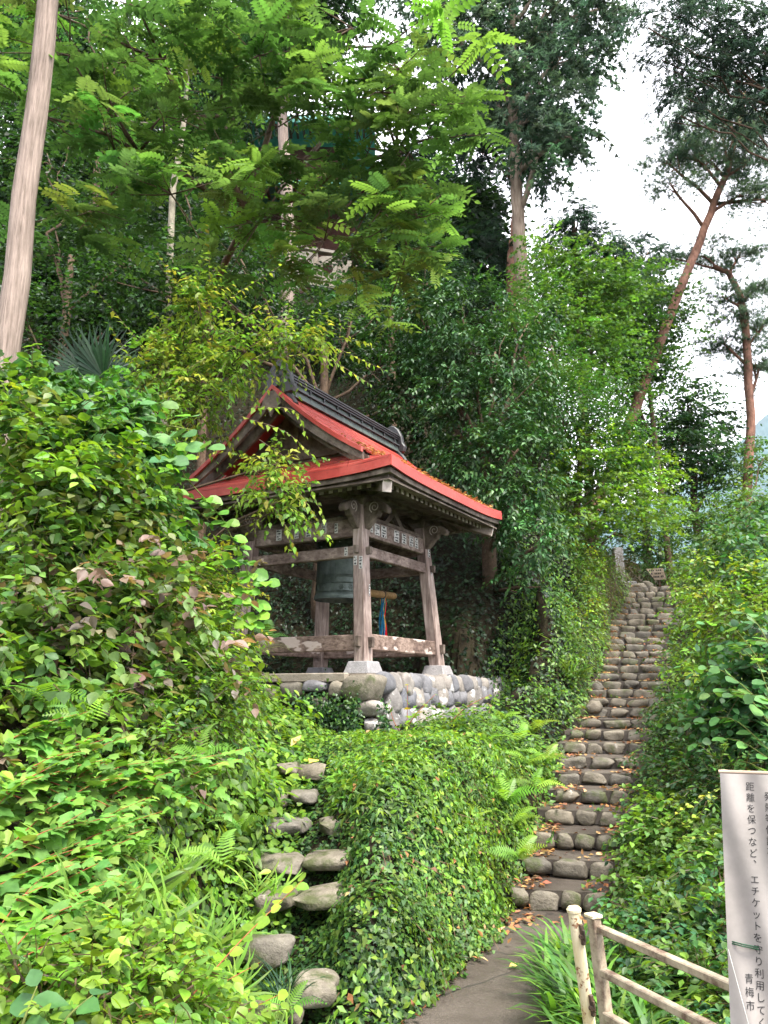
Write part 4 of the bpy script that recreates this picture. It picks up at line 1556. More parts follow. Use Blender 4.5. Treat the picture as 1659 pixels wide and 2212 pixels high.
def tuft(n, L, spread, seed, w=.045):
    r = np.random.default_rng(seed)
    v, f = [], []
    for i in range(n):
        th = r.uniform(0, 2 * math.pi)
        s = spread * math.sqrt(r.uniform(.05, 1))
        d = np.array([math.sin(s) * math.cos(th), math.cos(s), math.sin(s) * math.sin(th)])
        q = nrm(np.cross(d, r.normal(size=3)))
        l = L * r.uniform(.7, 1.1)
        b = np.array([0, r.uniform(0, .35), 0])
        k = len(v)
        v += [tuple(b - q * w), tuple(b + q * w), tuple(b + d * l)]
        f.append((k, k + 1, k + 2))
    return T_(v, f)


PINE = tuft(16, .8, 1.25, 3, .03)
CEDAR = tuft(11, .85, .8, 4, .075)
FIRT = T_([(0, 0, 0)] + [q for i in range(5) for q in ((.05, .15 + .17 * i, 0), (.30 - .03 * i, .28 + .17 * i, -.05), (-.05, .15 + .17 * i, 0), (-.30 + .03 * i, .28 + .17 * i, -.05))] + [(0, 1.1, -.08)],
          [(0, 1 + 4 * i, 2 + 4 * i) for i in range(5)] + [(0, 3 + 4 * i, 4 + 4 * i) for i in range(5)] + [(1 + 4 * i, 2 + 4 * i, 21) for i in range(3, 5)] + [(3 + 4 * i, 4 + 4 * i, 21) for i in range(3, 5)])


def pinnate(n=15, tpl=OVAL, dr=.22, wl=.26):
    """one compound leaf, length 1 along y, drooping"""
    v, f = [], []
    lv, lf = tpl
    pairs = [(i, s) for i in range(n // 2) for s in (-1, 1)] + [(n // 2, 0)]
    for i, s in pairs:
        y = .18 + .80 * i / (n // 2)
        z = -dr * y * y
        l = wl * (1 - .30 * abs(i / (n // 2) - .45))
        d = nrm(np.array([s * 1.0, .38 if s else 1.0, -.16]))
        nn = np.array([0, .0, 1.0])
        x = nrm(np.cross(d, nn))
        zz = np.cross(x, d)
        k = len(v)
        for p in lv:
            v.append(tuple(np.array([0, y, z]) + l * (p[0] * 1.15 * x + p[1] * d + p[2] * zz)))
        f += [tuple(np.array(t) + k) for t in lf]
    k = len(v)
    for t in np.linspace(0, .98, 5):
        v += [(-.006, t, -dr * t * t - .004), (.006, t, -dr * t * t - .004)]
    for i in range(4):
        a = k + 2 * i
        f += [(a, a + 1, a + 3), (a, a + 3, a + 2)]
    return T_(v, f)


PINN = pinnate(15)
PINN_DIA = pinnate(13, DIAM)


def frond_tpl(n=15):
    v, f = [], []
    for i in range(n):
        t = (i + .6) / n
        y = t
        z = .25 * math.sin(t * 2.4) - .28 * t * t
        l = .30 * math.sin(min(1, t * 2.2 + .25) * math.pi / 2) * (1 - t) ** .75 + .02
        for s in (-1, 1):
            k = len(v)
            d = np.array([s * .95, .35, -.18])
            v += [(0, y - .028, z), (0, y + .022, z), tuple(np.array([0, y, z]) + d * l), tuple(np.array([0, y + .035, z]) + d * l * .55)]
            f += [(k, k + 2, k + 3), (k, k + 3, k + 1)]
    return T_(v, f)


FROND = frond_tpl()
BLADE = T_([(-.018, 0, 0), (.018, 0, 0), (-.024, .34, .05), (.024, .34, .05), (-.021, .64, .20), (.021, .64, .20), (-.012, .84, .40), (.012, .84, .40), (0, .93, .60)],
           [(0, 1, 3), (0, 3, 2), (2, 3, 5), (2, 5, 4), (4, 5, 7), (4, 7, 6), (6, 7, 8)])


class Leaves:
    def __init__(self, clear=True):
        self.V, self.F, self.C, self.n = [], [], [], 0
        self.clear = clear

    def emit(self, T, P, D, N, S, C, wid=1.0):
        tv, tf = T
        P = np.asarray(P, float)
        if not len(P):
            return self
        D = np.asarray(D, float)
        N = np.asarray(N, float)
        S = np.broadcast_to(np.asarray(S, float), (len(P),))
        wid = np.broadcast_to(np.asarray(wid, float), (len(P),))
        if self.clear and len(P) > 1:                          # nothing grows in the space people walk through
            l, r = np.interp(P[:, 1], SD, SL), np.interp(P[:, 1], SD, SR)
            zt = np.interp(P[:, 1], SD, SZ)
            ok = ~((P[:, 1] > 6.3) & (P[:, 1] < 22) & (P[:, 0] > l + .02) & (P[:, 0] < r - .02) & (P[:, 2] < zt + 1.7) & (P[:, 2] > zt - .02))
            P, D, N, S, wid = P[ok], D[ok], N[ok], S[ok], wid[ok]
            C = np.broadcast_to(np.asarray(C, float), (len(ok), 3))[ok]
            if not len(P):
                return self
        D = nrm(D)
        X = nrm(np.cross(D, N))
        Z = np.cross(X, D)
        V = P[:, None, :] + S[:, None, None] * (tv[None, :, 0, None] * wid[:, None, None] * X[:, None, :] + tv[None, :, 1, None] * D[:, None, :] + tv[None, :, 2, None] * Z[:, None, :])
        k = len(tv)
        F = tf[None] + (np.arange(len(P)) * k)[:, None, None] + self.n
        self.V.append(V.reshape(-1, 3))
        self.F.append(F.reshape(-1, 3))
        self.C.append(np.repeat(np.clip(C, 0, 1), k, axis=0))
        self.n += len(P) * k
        return self

    def ribbon(self, A, B, w, col):
        """thin two-sided stems from A to B"""
        if not len(A):
            return self
        d = nrm(B - A)
        s = nrm(np.cross(d, rng.normal(size=d.shape))) * w
        V = np.stack([A - s, A + s, B + s * .4, B - s * .4], 1)
        k = len(A)
        F = np.array([(0, 1, 2), (0, 2, 3)])[None] + (np.arange(k) * 4)[:, None, None] + self.n
        self.V.append(V.reshape(-1, 3))
        self.F.append(F.reshape(-1, 3))
        self.C.append(np.tile(np.asarray(col, float), (k * 4, 1)))
        self.n += k * 4
        return self

    def build(self, name, mat, parent=None):
        return np_mesh(name, np.concatenate(self.V), np.concatenate(self.F), mat, parent, np.concatenate(self.C))


def palette(n, pal, jit=.22, weights=None):
    pal = np.asarray(pal, float)
    i = rng.choice(len(pal), n, p=weights)
    c = pal[i] * (1 + jit * rng.normal(size=(n, 1))) * (1 + .08 * rng.normal(size=(n, 3)))
    return np.clip(c, .004, .9)


LIME = [(.150, .285, .030), (.125, .250, .028), (.19, .31, .035), (.10, .215, .028)]
MID = [(.066, .148, .030), (.085, .178, .032), (.052, .122, .029), (.105, .195, .034)]
DEEP = [(.026, .076, .022), (.036, .096, .028), (.020, .058, .018)]
BLUE = [(.045, .135, .050), (.060, .165, .058), (.036, .110, .045)]
YELL = [(.25, .33, .035), (.20, .31, .035), (.30, .34, .05)]
SHADED = [(.012, .034, .012), (.016, .043, .014), (.009, .026, .010)]  # greens set below real leaf tone, with hillside shade put into the colour
LITTER = [(.30, .15, .06), (.38, .20, .08), (.22, .10, .05), (.42, .28, .14), (.16, .08, .045)]


def sprays(L, T, O, D, length, n, size, pal, droop=.5, splay=.8, hang=.25, jit=.25, width=1.0, twig=None, flat=.5, weights=None, cj=.2):
    """leafy twigs: m origins O with directions D, n leaves on each"""
    m = len(O)
    if m == 0:
        return
    D = nrm(D)
    length = np.broadcast_to(np.asarray(length, float), (m,))
    t = ((np.arange(n) + .7) / n)[None, :, None]
    Ld = length[:, None, None]
    P = O[:, None, :] + D[:, None, :] * Ld * t - UP * (droop * Ld * t * t)
    tan = nrm(D[:, None, :] - UP * (2 * droop * t))
    side = nrm(np.cross(D, UP) + 1e-4)
    sgn = np.where(np.arange(n) % 2 == 0, 1, -1)[None, :, None]
    ld = tan * (1 - splay * .5) + side[:, None, :] * sgn * splay - UP * hang + rng.normal(size=(m, n, 3)) * jit
    N = UP * 1.0 + rng.normal(size=(m, n, 3)) * flat
    P = P + rng.normal(size=(m, n, 3)) * size * .15
    S = size * (1 - .35 * t[:, :, 0]) * rng.uniform(.7, 1.2, (m, n))
    base = palette(m, pal, cj, weights)
    C = np.repeat(base[:, None, :], n, 1) * (1 + .16 * rng.normal(size=(m, n, 1)))
    L.emit(T, P.reshape(-1, 3), ld.reshape(-1, 3), N.reshape(-1, 3), S.ravel(), C.reshape(-1, 3), width)
    if twig is not None:
        tip = O + D * length[:, None] - UP * (droop * length[:, None])
        mid = O + D * length[:, None] * .5 - UP * (droop * length[:, None] * .25)
        L.ribbon(O, mid, twig[0], twig[1])
        L.ribbon(mid, tip, twig[0] * .7, twig[1])


def in_blob(n, c, r, shell=.45):
    """points in an ellipsoid, crowded towards its outside; returns points and outward directions"""
    d = nrm(rng.normal(size=(n, 3)))
    rad = rng.uniform(0, 1, n) ** shell
    rad *= 1 + .14 * np.sin(d[:, 0] * 5 + c[0] * 3) * np.sin(d[:, 2] * 6 + c[1] * 2) + .10 * np.sin(d[:, 1] * 9 + c[2])
    return np.asarray(c) + d * rad[:, None] * np.asarray(r), d


def B(x, y, d, rx, ry, rd=None):
    """blob centre and radii from its place in the picture"""
    c = at(x, y, d)
    k = d * 1.03 / FPX
    return c, np.array([rx * k, (rd if rd else (rx + ry) / 2 * k), ry * k])


def limbs(name, mat, parent, segs, n=7):
    m = MB()
    for p, q, r0, r1 in segs:
        p, q = np.asarray(p, float), np.asarray(q, float)
        L_ = np.linalg.norm(q - p)
        k = max(3, int(L_ / .5))
        pts, rad = [], []
        for i in range(k + 1):
            t = i / k
            w = math.sin(t * math.pi) * L_ * .05
            pts.append(p + (q - p) * t + np.array([random.uniform(-1, 1), random.uniform(-1, 1), random.uniform(-.2, 1)]) * w)
            rad.append(r0 + (r1 - r0) * t)
        m.tube(pts, rad, n, wob=.08)
    return m.build(name, mat, parent, smooth=True)


def plant(name, label, cat, base, blobs, T, size, nsp, nl, pal, mat='leaf', group=None, trunk=None, bark_='twig', tr=.05, length=.4, droop=.4, splay=.8, hang=.3, width=1.0, outw=.75, shell=.45,
          twig=None, flat=.5, weights=None, crown='crown', extra=None, cj=.2, flatten=0.0, limb_r=.02, trunk_name='trunk', subl=3, clump=None):
    """a tree or shrub: trunk through the given points, a limb to each blob of foliage, leafy twigs in each blob"""
    base = np.asarray(base, float)
    o = empty(name, base)
    tag(o, label, cat, group)
    segs = []
    fork = base
    if trunk is not None:
        m = MB()
        k = len(trunk)
        pts = [np.asarray(p, float) for p in trunk]
        fine, rad = [], []
        for i in range(k - 1):
            for j in range(5):
                t = j / 5
                fine.append(pts[i] * (1 - t) + pts[i + 1] * t + np.array([random.uniform(-1, 1), random.uniform(-1, 1), 0]) * tr * .12)
                rad.append(tr * (1 - .55 * (i + t) / (k - 1)))
        fine.append(pts[-1])
        rad.append(tr * .42)
        m.tube(fine, rad, 14 if tr > .06 else 8, wob=.05)
        m.build(trunk_name, M[bark_], o, smooth=True)
    tot = sum(r[0] * r[2] + r[1] * r[2] for _, r in blobs)
    L = Leaves()
    for c, r in blobs:
        if trunk is not None:
            j = int(np.argmin([np.linalg.norm((c - q) * np.array([1, 1, 1.4])) for q in fine]))
            j = max(0, j - 2)
            s_ = fine[j]
            rr = min(rad[j] * .6, limb_r * 2.2)
        else:
            s_ = base
            rr = limb_r * 1.4
        segs.append((s_, c, rr, rr * .45))
        for _ in range(subl):
            q, _d = in_blob(1, c, r * .8, .3)
            segs.append((s_ + (c - s_) * random.uniform(.55, 1), q[0], rr * .45, .004))
        n = max(3, int(nsp * (r[0] * r[2] + r[1] * r[2]) / tot))
        O, d = in_blob(n, c, r, shell)
        if clump:                                              # gather the twigs in tufts with hollows between
            k_ = max(2, n // clump[0])
            j_ = rng.integers(0, k_, n)
            O, d = O[j_] + rng.normal(size=(n, 3)) * clump[1], d[j_]
        if flatten:
            lay = flatten * (1 + .5 * rng.uniform(-1, 1))
            O[:, 2] = c[2] + np.round((O[:, 2] - c[2]) / lay + rng.uniform(-.22, .22, n)) * lay + .25 * lay * np.sin(O[:, 0] * 2.2 + O[:, 1])
        D = d * outw + rng.normal(size=(n, 3)) * .45 + np.array([0, 0, .15 if not flatten else 0])
        if flatten:
            D[:, 2] *= .25
        sprays(L, T, O, D, length * rng.uniform(.6, 1.3, n), nl, size, pal, droop, splay, hang, .25, width, twig, flat, weights, cj)
    if segs:
        limbs('branches', M[bark_], o, segs, 6)
    if extra:
        extra(L, o)
    L.build(crown, M[mat], o)
    return o


def gz_(x, y):
    return float(H(np.array([x]), np.array([y]))[0])


def ground(x, y):
    return np.array([x, y, gz_(x, y)])


# ---- ground cover: leaves scattered over the terrain by surface area
tri_c = TV[TQ].mean(1)
_e1 = TV[TQ[:, 1]] - TV[TQ[:, 0]]
_e2 = TV[TQ[:, 3]] - TV[TQ[:, 0]]
tri_n = np.cross(_e1, _e2)
tri_a = np.linalg.norm(tri_n, axis=1)
tri_n = tri_n / tri_a[:, None]


def cover_points(mask, n):
    w = tri_a * mask(tri_c[:, 0], tri_c[:, 1], tri_c[:, 2])
    i = rng.choice(len(w), n, p=w / w.sum())
    a, b = rng.uniform(0, 1, (2, n, 1))
    return TV[TQ[i, 0]] + _e1[i] * a + _e2[i] * b, tri_n[i]


def away(x, y):
    """0 on the stairs, path, garden steps and terrace, 1 elsewhere"""
    k, l, r = stair_param(x, y)
    st = ((x > l - .02) & (x < r + .04) & (y > 6.2) & (y < 20))
    pth = (x > np.interp(y, [0, 3.6, 4.65, 6.2], [-.62, -.30, .14, .88])) & (x < np.interp(y, [0, 2.6, 3.6, 4.65, 6.2], [2.4, 1.5, 1.0, .95, 1.45])) & (y < 6.3)
    a = (x - PC[0]) * E1[0] + (y - PC[1]) * E1[1]
    b = (x - PC[0]) * E2[0] + (y - PC[1]) * E2[1]
    te = (a > -1.45) & (a < 1.7) & (b > -1.40) & (b < 1.8)
    return ~(st | pth | te)


def on_gsteps(x, y):
    s = np.zeros(x.shape, bool)
    for gx0, gy0, _ in GSTEPS:
        s |= (np.abs(x - gx0) < .26) & (y > gy0 - .16) & (y < gy0 + .22)
    return s


def cover(name, label, mask, n, T, size, pal, mat='leaf', hgt=.05, lean=.5, weights=None, jit=.25, cat=None, clump=0.0, width=1.0, wild=.5, parent=None):
    P, N = cover_points(mask, n)
    if clump:
        w = .5 + .5 * hills(P[:, 0] * clump, P[:, 1] * clump + P[:, 2])
        keep = rng.uniform(0, 1, n) < .35 + .65 * w
        P, N = P[keep], N[keep]
        hh = hgt * (.4 + 1.2 * w[keep])
    else:
        hh = np.full(len(P), hgt)
    k = len(P)
    P = P + N * (rng.uniform(.1, 1, k) * hh)[:, None]
    d = rng.normal(size=(k, 3))
    d = d - N * (d * N).sum(1)[:, None]
    D = nrm(d) - UP * .45 + N * lean * rng.uniform(-.2, 1, k)[:, None]
    Nn = N + UP * .5 + rng.normal(size=(k, 3)) * wild
    L = Leaves()
    patch = .5 + .5 * hills(P[:, 0] * .9 + 3, P[:, 1] * .9 + P[:, 2] * .7)
    C = palette(k, pal, jit, weights) * (.75 + .5 * patch)[:, None]
    L.emit(T, P, D, Nn, size * rng.uniform(.6, 1.35, k), C, width)
    o = L.build(name, M[mat], parent)
    if parent is None:
        tag(o, label, cat, kind='stuff')
    return o


def wedge(x, y):
    """the ivy bank between the garden steps and the stairs"""
    l = np.interp(y, SD, SL)
    return (x > -.62 + .02 * y) & (x < l + .03) & (y > 3.6) & (y < 9.8) & away(x, y) & ~on_gsteps(x, y)


def patchy(x, y, z, f, o, lo):
    return np.clip((np.sin(x * f + 1.7 * np.sin(y * f * .8 + o)) * np.sin((y + z) * f * 1.1 + 1.3 * np.cos(x * f * .7 + o)) - lo) * 4, 0.03, 1)


cover('ivy_cover', 'dense small leaved ivy hanging down the bank below the bell pavilion', lambda x, y, z: wedge(x, y) * patchy(x, y, z, 2.1, 0, -.45), 32000, IVY, .035, MID + [(.11, .195, .030), (.045, .11, .026)], hgt=.07, lean=.35, clump=.9)
cover('dark_ivy_cover', 'dark green ivy patches beside the boulder steps', lambda x, y, z: wedge(x, y) * (x < .45 + .25 * hills(x * .8, y * .8)) * (y < 8.5) * patchy(x, y, z, 1.7, 2, -.3), 12000, IVY, .034, DEEP + MID[:1], 'leaf_gloss', hgt=.05, lean=.3)
cover('bank_creeper', 'bright creeping plants along the foot of the ivy bank', lambda x, y, z: wedge(x, y) * (x > np.interp(y, [3.6, 4.65, 6.2, 8], [-.6, -.2, .45, 1.0])), 8000, OVAL, .048, LIME + MID[:2], hgt=.12, lean=.7, clump=.7)
cover('heart_leaf_cover', 'lime heart leaved weeds in loose patches on the ivy bank', lambda x, y, z: wedge(x, y) * patchy(x, y, z, 1.4, 4, .1), 6000, HEART, .045, LIME + MID[:2], hgt=.11, lean=.7)
cover('herb_cover', 'feathery yellow green herbs on the upper rim of the ivy bank', lambda x, y, z: wedge(x, y) * (z > .75) * patchy(x, y, z, 2.3, 1, -.1), 5500, LANCE, .070, LIME + MID, hgt=.18, lean=1.0, width=.9)
cover('dead_leaves', 'brown dead leaves caught in the ivy bank', lambda x, y, z: wedge(x, y) * 1.0, 420, OVAL, .055, LITTER, 'dry', hgt=.12, lean=.5)
P, N = cover_points(lambda x, y, z: wedge(x, y) * patchy(x, y, z, 1.5, 5, -.2), 700)
L = Leaves()
A_ = P + N * .05
Bv = A_ + (rng.normal(size=P.shape) * .5 + np.array([.1, -.2, -.9])) * rng.uniform(.12, .4, (len(P), 1)) * .6 + N * .05
L.ribbon(A_, Bv, .0035, (.12, .075, .045))
tag(L.build('vine_stems', M['dry']), 'thin brown vine stems hanging in the ivy bank', kind='stuff')


def left_bank(x, y):
    return (x < -.72 - .02 * (y - 4)) & (x > -7) & (y > 1.4) & (y < 10.2) & away(x, y)


cover('bank_weeds', 'thick mixed weeds and leafy shoots covering the left bank', lambda x, y, z: left_bank(x, y) * np.where(x > -3.6, 1, .45), 24000, OVN, .090, LIME + LIME + MID, hgt=.26, lean=.7, clump=.5)
cover('step_edge_weeds', 'low bright weeds growing along the left edge of the boulder steps', lambda x, y, z: ((x < -.62) & (x > -1.6) & (y > 3.8) & (y < 9)) * 1.0, 9000, HEART, .042, LIME + LIME + MID, hgt=.12, lean=.5)
cover('moss_weeds', 'tiny weeds and ivy between the boulder steps', lambda x, y, z: ((x < -.2) & (x > -.95) & (y > 4.2) & (y < 9.6)) * away(x, y), 9500, IVY, .034, MID + DEEP, hgt=.05, lean=.4)


def behind(x, y):
    a = (x - PC[0]) * E1[0] + (y - PC[1]) * E1[1]
    b = (x - PC[0]) * E2[0] + (y - PC[1]) * E2[1]
    l = np.interp(y, SD, SL)
    return ((a > 1.5) | (b > 1.75) | ((a > -1.4) & (b < -1.6))) & (x < l - .25) & (y > 9) & (y < 26) & (x > -11) & away(x, y)


cover('hillside_ivy', 'dark ivy and undergrowth on the shaded slope behind the pavilion', lambda x, y, z: behind(x, y) * np.where(y < 17, 1, .35), 95000, IVY, .066, SHADED + SHADED + DEEP[2:], 'leaf', hgt=.16, lean=.5)


def stair_left(x, y):
    l = np.interp(y, SD, SL)
    return (x < l + .06) & (x > l - 1.6) & (y > 8.4) & (y < 21) & away(x, y)


cover('stair_bank_weeds', 'fresh green creepers and grasses on the bank left of the stairs', lambda x, y, z: stair_left(x, y) * 1.0, 26000, OVAL, .07, MID + LIME[:2] + MID, hgt=.28, lean=.6, clump=.7)


def stair_right(x, y):
    r = np.interp(y, SD, SR)
    return (x > np.where(y > 6.3, r + .10, np.interp(y, [2, 3.6, 4.65, 6.3], [2.0, 1.15, 1.15, 1.6]))) & (y > 2.2) & (y < 21) & (x < 14)


cover('right_bank_weeds', 'green creeping weeds covering the ground right of the stairs', lambda x, y, z: stair_right(x, y) * np.where((x < 6) & (y < 9), 1.8, np.where(x < np.interp(y, SD, SR) + 2.2, 1.5, .35)), 42000, OVAL, .07, MID + BLUE + LIME[:1], hgt=.30, lean=.6, clump=.6)

# ivy creeping over the left face of the terrace wall
L = Leaves()
for (x, y, rx, ry, n) in [(700, 1540, 42, 38, 650), (690, 1590, 50, 40, 800), (750, 1565, 30, 50, 500), (730, 1625, 70, 24, 600), (655, 1515, 22, 18, 150), (545, 1510, 20, 30, 250), (610, 1620, 40, 14, 250), (760, 1520, 14, 20, 130), (830, 1560, 14, 40, 150), (570, 1620, 30, 20, 200)]:
    xx, yy = x + rng.normal(size=n) * rx * .55, y + rng.normal(size=n) * ry * .55
    u = (xx - 829.5) / FPX / (CP - SP * (1106 - yy) / FPX)
    c0 = PC + E1 * -1.50
    t = (c0[0] - u * c0[1]) / (u * E2[1] - E2[0])
    d = (c0[None] + t[:, None] * E2[None])[:, 1] - rng.uniform(0, .14, n)
    P = np.array([at(a, b, c) for a, b, c in zip(xx, yy, d)])
    L.emit(IVY, P, rng.normal(size=P.shape) * .6 - UP * .5, np.array([.1, -.8, .5]) + rng.normal(size=P.shape) * .5, .048 * rng.uniform(.6, 1.2, n), palette(n, DEEP + MID[:2], .25))
tag(L.build('wall_ivy', M['leaf_gloss']), 'patches of dark ivy creeping over the left face of the terrace wall', kind='stuff')

# fallen leaves on the steps and the path edges
def litter_mask(x, y, z):
    k, l, r = stair_param(x, y)
    return ((x > l - .05) & (x < l + .22) & (y > 6.4) & (y < 19)) * 1.0 + ((x > r - .20) & (x < r + .1) & (y > 6.4) & (y < 19)) * .7 + ((x > l) & (x < r) & (y > 6.4) & (y < 19)) * .10


P, N = cover_points(litter_mask, 2600)
P[:, 2] = np.maximum(np.interp(P[:, 1] + (P[:, 0] - np.interp(P[:, 1], SD, SC_)) * SKEW, SD, SZ) * 0 + np.array([SZ[max(0, int(np.searchsorted(SD, yy + (xx - np.interp(yy, SD, SC_)) * SKEW)) - 1)] for xx, yy in P[:, :2]]) - .008, P[:, 2]) + rng.uniform(.002, .025, len(P))
L = Leaves(False)
L.emit(OVAL, P, rng.normal(size=P.shape) * np.array([1, 1, .25]), UP + rng.normal(size=P.shape) * .35, rng.uniform(.04, .085, len(P)), palette(len(P), LITTER, .25))
pp = np.array([(x, y) for y in np.linspace(3.4, 6.2, 60) for x in (np.interp(y, [3.6, 4.65, 6.2], [-.30, .14, .88]) + abs(random.gauss(0, .06)),)])
P2 = np.c_[pp, np.full(len(pp), .03) + rng.uniform(0, .02, len(pp))]
L.emit(OVAL, P2, rng.normal(size=P2.shape) * np.array([1, 1, .2]), UP + rng.normal(size=P2.shape) * .3, rng.uniform(.04, .08, len(P2)), palette(len(P2), LITTER, .25))
tag(L.build('fallen_leaves', M['dry']), 'brown fallen leaves lying along the edges of the stone stairs', kind='stuff')
# needles and dead leaves on the roof slope above the stairs side eave
L = Leaves()
n = 1500
a_, b_ = rng.uniform(-1.6, 1.6, n), -RB + .02 + np.abs(rng.normal(size=n)) * .35
b_ = np.clip(b_, -RB + .02, -.1)
P = np.array([W(a, b, roof_z(b) - .02 + random.uniform(0, .035)) for a, b in zip(a_, b_)])
L.emit(DIAM, P, rng.normal(size=P.shape) * np.array([1, 1, .3]), UP + rng.normal(size=P.shape) * .3, rng.uniform(.03, .09, n), palette(n, [(.35, .20, .06), (.45, .30, .10), (.28, .13, .05)], .25), rng.uniform(.3, 1, n))
tag(L.build('roof_litter', M['dry']), 'orange dead needles and leaves lying on the red roof', kind='stuff')
for i, (a, b, lab) in enumerate([(-1.55, -.2, 'curled tan leaf on the red front skirt near its middle'), (-1.6, -1.0, 'dry leaf on the red front skirt towards the corner'), (-1.50, -1.42, 'pale dry leaf at the corner of the red roof'), (-1.58, .55, 'small brown leaf on the red front skirt far from the corner')]):
    L = Leaves()
    L.emit(OVAL, np.array([S_(a, b, .035)]), np.array([[.6, -.5 + i * .3, .1]]), np.array([[.1, .2, 1.]]), .10, np.array([(.55, .33, .15)]))
    tag(L.build('fallen_leaf', M['dry']), lab, 'leaf', 'dead leaves on the red roof')
for (x, y, d, s, ang_, c, lab) in [(1098, 2052, 5.35, .085, .4, (.62, .45, .12), 'single yellow leaf lying on the dark asphalt path'), (1065, 1955 + 25, 6.35, .06, 1.0, (.60, .38, .16), 'tan leaf on the path below the first stone row'), (935, 2115, 5.0, .05, 2.0, (.55, .36, .10), 'small yellow leaf at the left edge of the path'),
                                   (668, 1648, 7.0, .20, 1.2, (.66, .42, .10), 'long orange leaf on the top boulder step'), (628, 1612, 7.4, .17, .9, (.62, .46, .16), 'yellow leaf standing at the top of the boulder steps'), (940, 1728, 7.3, .10, .1, (.70, .48, .16), 'yellow leaf caught on the ivy bank')]:
    p = at(x, y, d)
    if 'path' in lab:
        p = np.array([p[0], p[1], .03])
    L = Leaves()
    L.emit(OVAL, p[None], np.array([[math.cos(ang_), math.sin(ang_), .15 if 'standing' not in lab else .8]]), np.array([[0, -.4, 1.]]), s, np.array([c]))
    tag(L.build('fallen_leaf', M['dry']), lab, 'leaf')

# ------------------------------------------------------------------ trees
def line_pts(*a):
    return [at(*q) for q in a]


# bare trunk at the left edge: a tall cedar whose crown starts above the picture
bx0 = -3.95
zb = gz_(bx0, 7.5)
plant('cedar_tree', 'tall straight pale pinkish bare trunk at the left edge of the photo', 'tree', (bx0, 7.5, zb - .1),
      [(np.array([bx0 + .1, 7.5, 14.2]), np.array([1.3, 1.3, 1.4])), (np.array([bx0, 7.6, 16.4]), np.array([.8, .8, 1.3]))], CEDAR, .22, 420, 9, DEEP, 'needle', 'cedars on the hillside',
      [(bx0 - .02, 7.5, zb - .3), (bx0 + .0, 7.5, 5), (bx0 + .02, 7.5, 10), (bx0, 7.5, 17)], 'pale_bark', .172, .5, .5, .7, .3, flat=1)

# walnut-like tree with long pinnate leaves spreading over the top left
wal_base = ground(-3.2, 13.4)
fork = at(535, 470, 10.2)
WL = [(430, 250, 9.2), (300, 130, 8.6), (150, 120, 8.2), (560, 120, 8.6), (700, 170, 8.8), (822.0, 200, 8.6), (915.0, 225, 8.4), (884.0, 330, 8.8), (784.8, 320, 9.0), (640, 250, 9.0), (250, 330, 8.6), (200, 455, 8.4), (370, 420, 8.7), (520, 400, 9.2), (822.0, 455, 9.0), (902.6, 470, 8.8), (420, 60, 8.4), (620, 30, 8.5), (760.0, 60, 8.6), (90, 250, 8.3), (120, 30, 8.2), (834.4, 100, 8.8), (760.0, 520, 9.4), (300, 20, 8.3), (480, 170, 9), (927.4, 300, 8.5), (865.4, 150, 8.6), (700, 520, 9.3), (880, 540, 9.1), (560, 480, 9.4), (655, 345, 8.9), (770, 390, 9.1), (350, 250, 8.8), (240, 230, 8.5), ]
walnut = empty('walnut_tree', wal_base)
tag(walnut, 'spreading tree with long bright pinnate leaves across the top left', 'tree')
m = MB()
tp = [wal_base - UP * .3, at(440, 800, 12.9), at(450, 640, 12.0), fork]
fine = []
for i in range(3):
    for t in np.linspace(0, 1, 6)[:-1]:
        fine.append(tp[i] * (1 - t) + tp[i + 1] * t)
fine.append(tp[-1])
m.tube(fine, list(np.linspace(.085, .05, len(fine))), 10, wob=.05)
m.build('trunk', M['twig'], walnut, smooth=True)
segs = []
L = Leaves()
mains = [at(300, 330, 9.2), at(480, 250, 9.5), at(700, 300, 9.5), at(860, 330, 9.2), at(640, 130, 9.2), at(350, 130, 9.0)]
for q in mains:
    segs.append((fork, q, .055, .030))
rp, rd = [], []
for x, y, d in WL:
    c = at(x, y, d)
    q = min(mains, key=lambda s: np.linalg.norm(s - c))
    segs.append((q, c, .026, .012))
    for _ in range(6):
        e = c + rng.normal(size=3) * np.array([.45, .40, .26])
        segs.append((c, e, .010, .005))
        rp.append(e)
rp = np.array(rp)
nleaf = 8
th = (rng.uniform(0, 6.28, (len(rp), 1)) + np.arange(nleaf)[None] * 2 * math.pi / nleaf + rng.normal(size=(len(rp), nleaf)) * .25)
D = np.stack([np.cos(th), np.sin(th), rng.uniform(-.22, .30, th.shape)], -1).reshape(-1, 3)
PP = np.repeat(rp, nleaf, 0) + rng.normal(size=(len(D), 3)) * .06
base = palette(len(rp), [(.105, .215, .050), (.082, .178, .046), (.140, .26, .052), (.062, .140, .038)], .2)
C = np.repeat(base, nleaf, 0) * (1 + .12 * rng.normal(size=(len(D), 1)))
yel = rng.uniform(0, 1, len(D)) < .003
C[yel] = (.50, .34, .04)
kind_ = rng.integers(0, 4, len(D))
SZ_ = rng.uniform(.24, .50, len(D))
NN_ = UP + rng.normal(size=D.shape) * .30
for q, tpl in enumerate((PINN, pinnate(11, OVN, .45, .30), pinnate(13, OVN, .65, .26), pinnate(17, OVN, .12, .22))):
    e = kind_ == q
    L.emit(tpl, PP[e], D[e], NN_[e], SZ_[e], C[e])
limbs('branches', M['twig'], walnut, segs, 6)
L.build('crown', M['leaf_thin'], walnut)

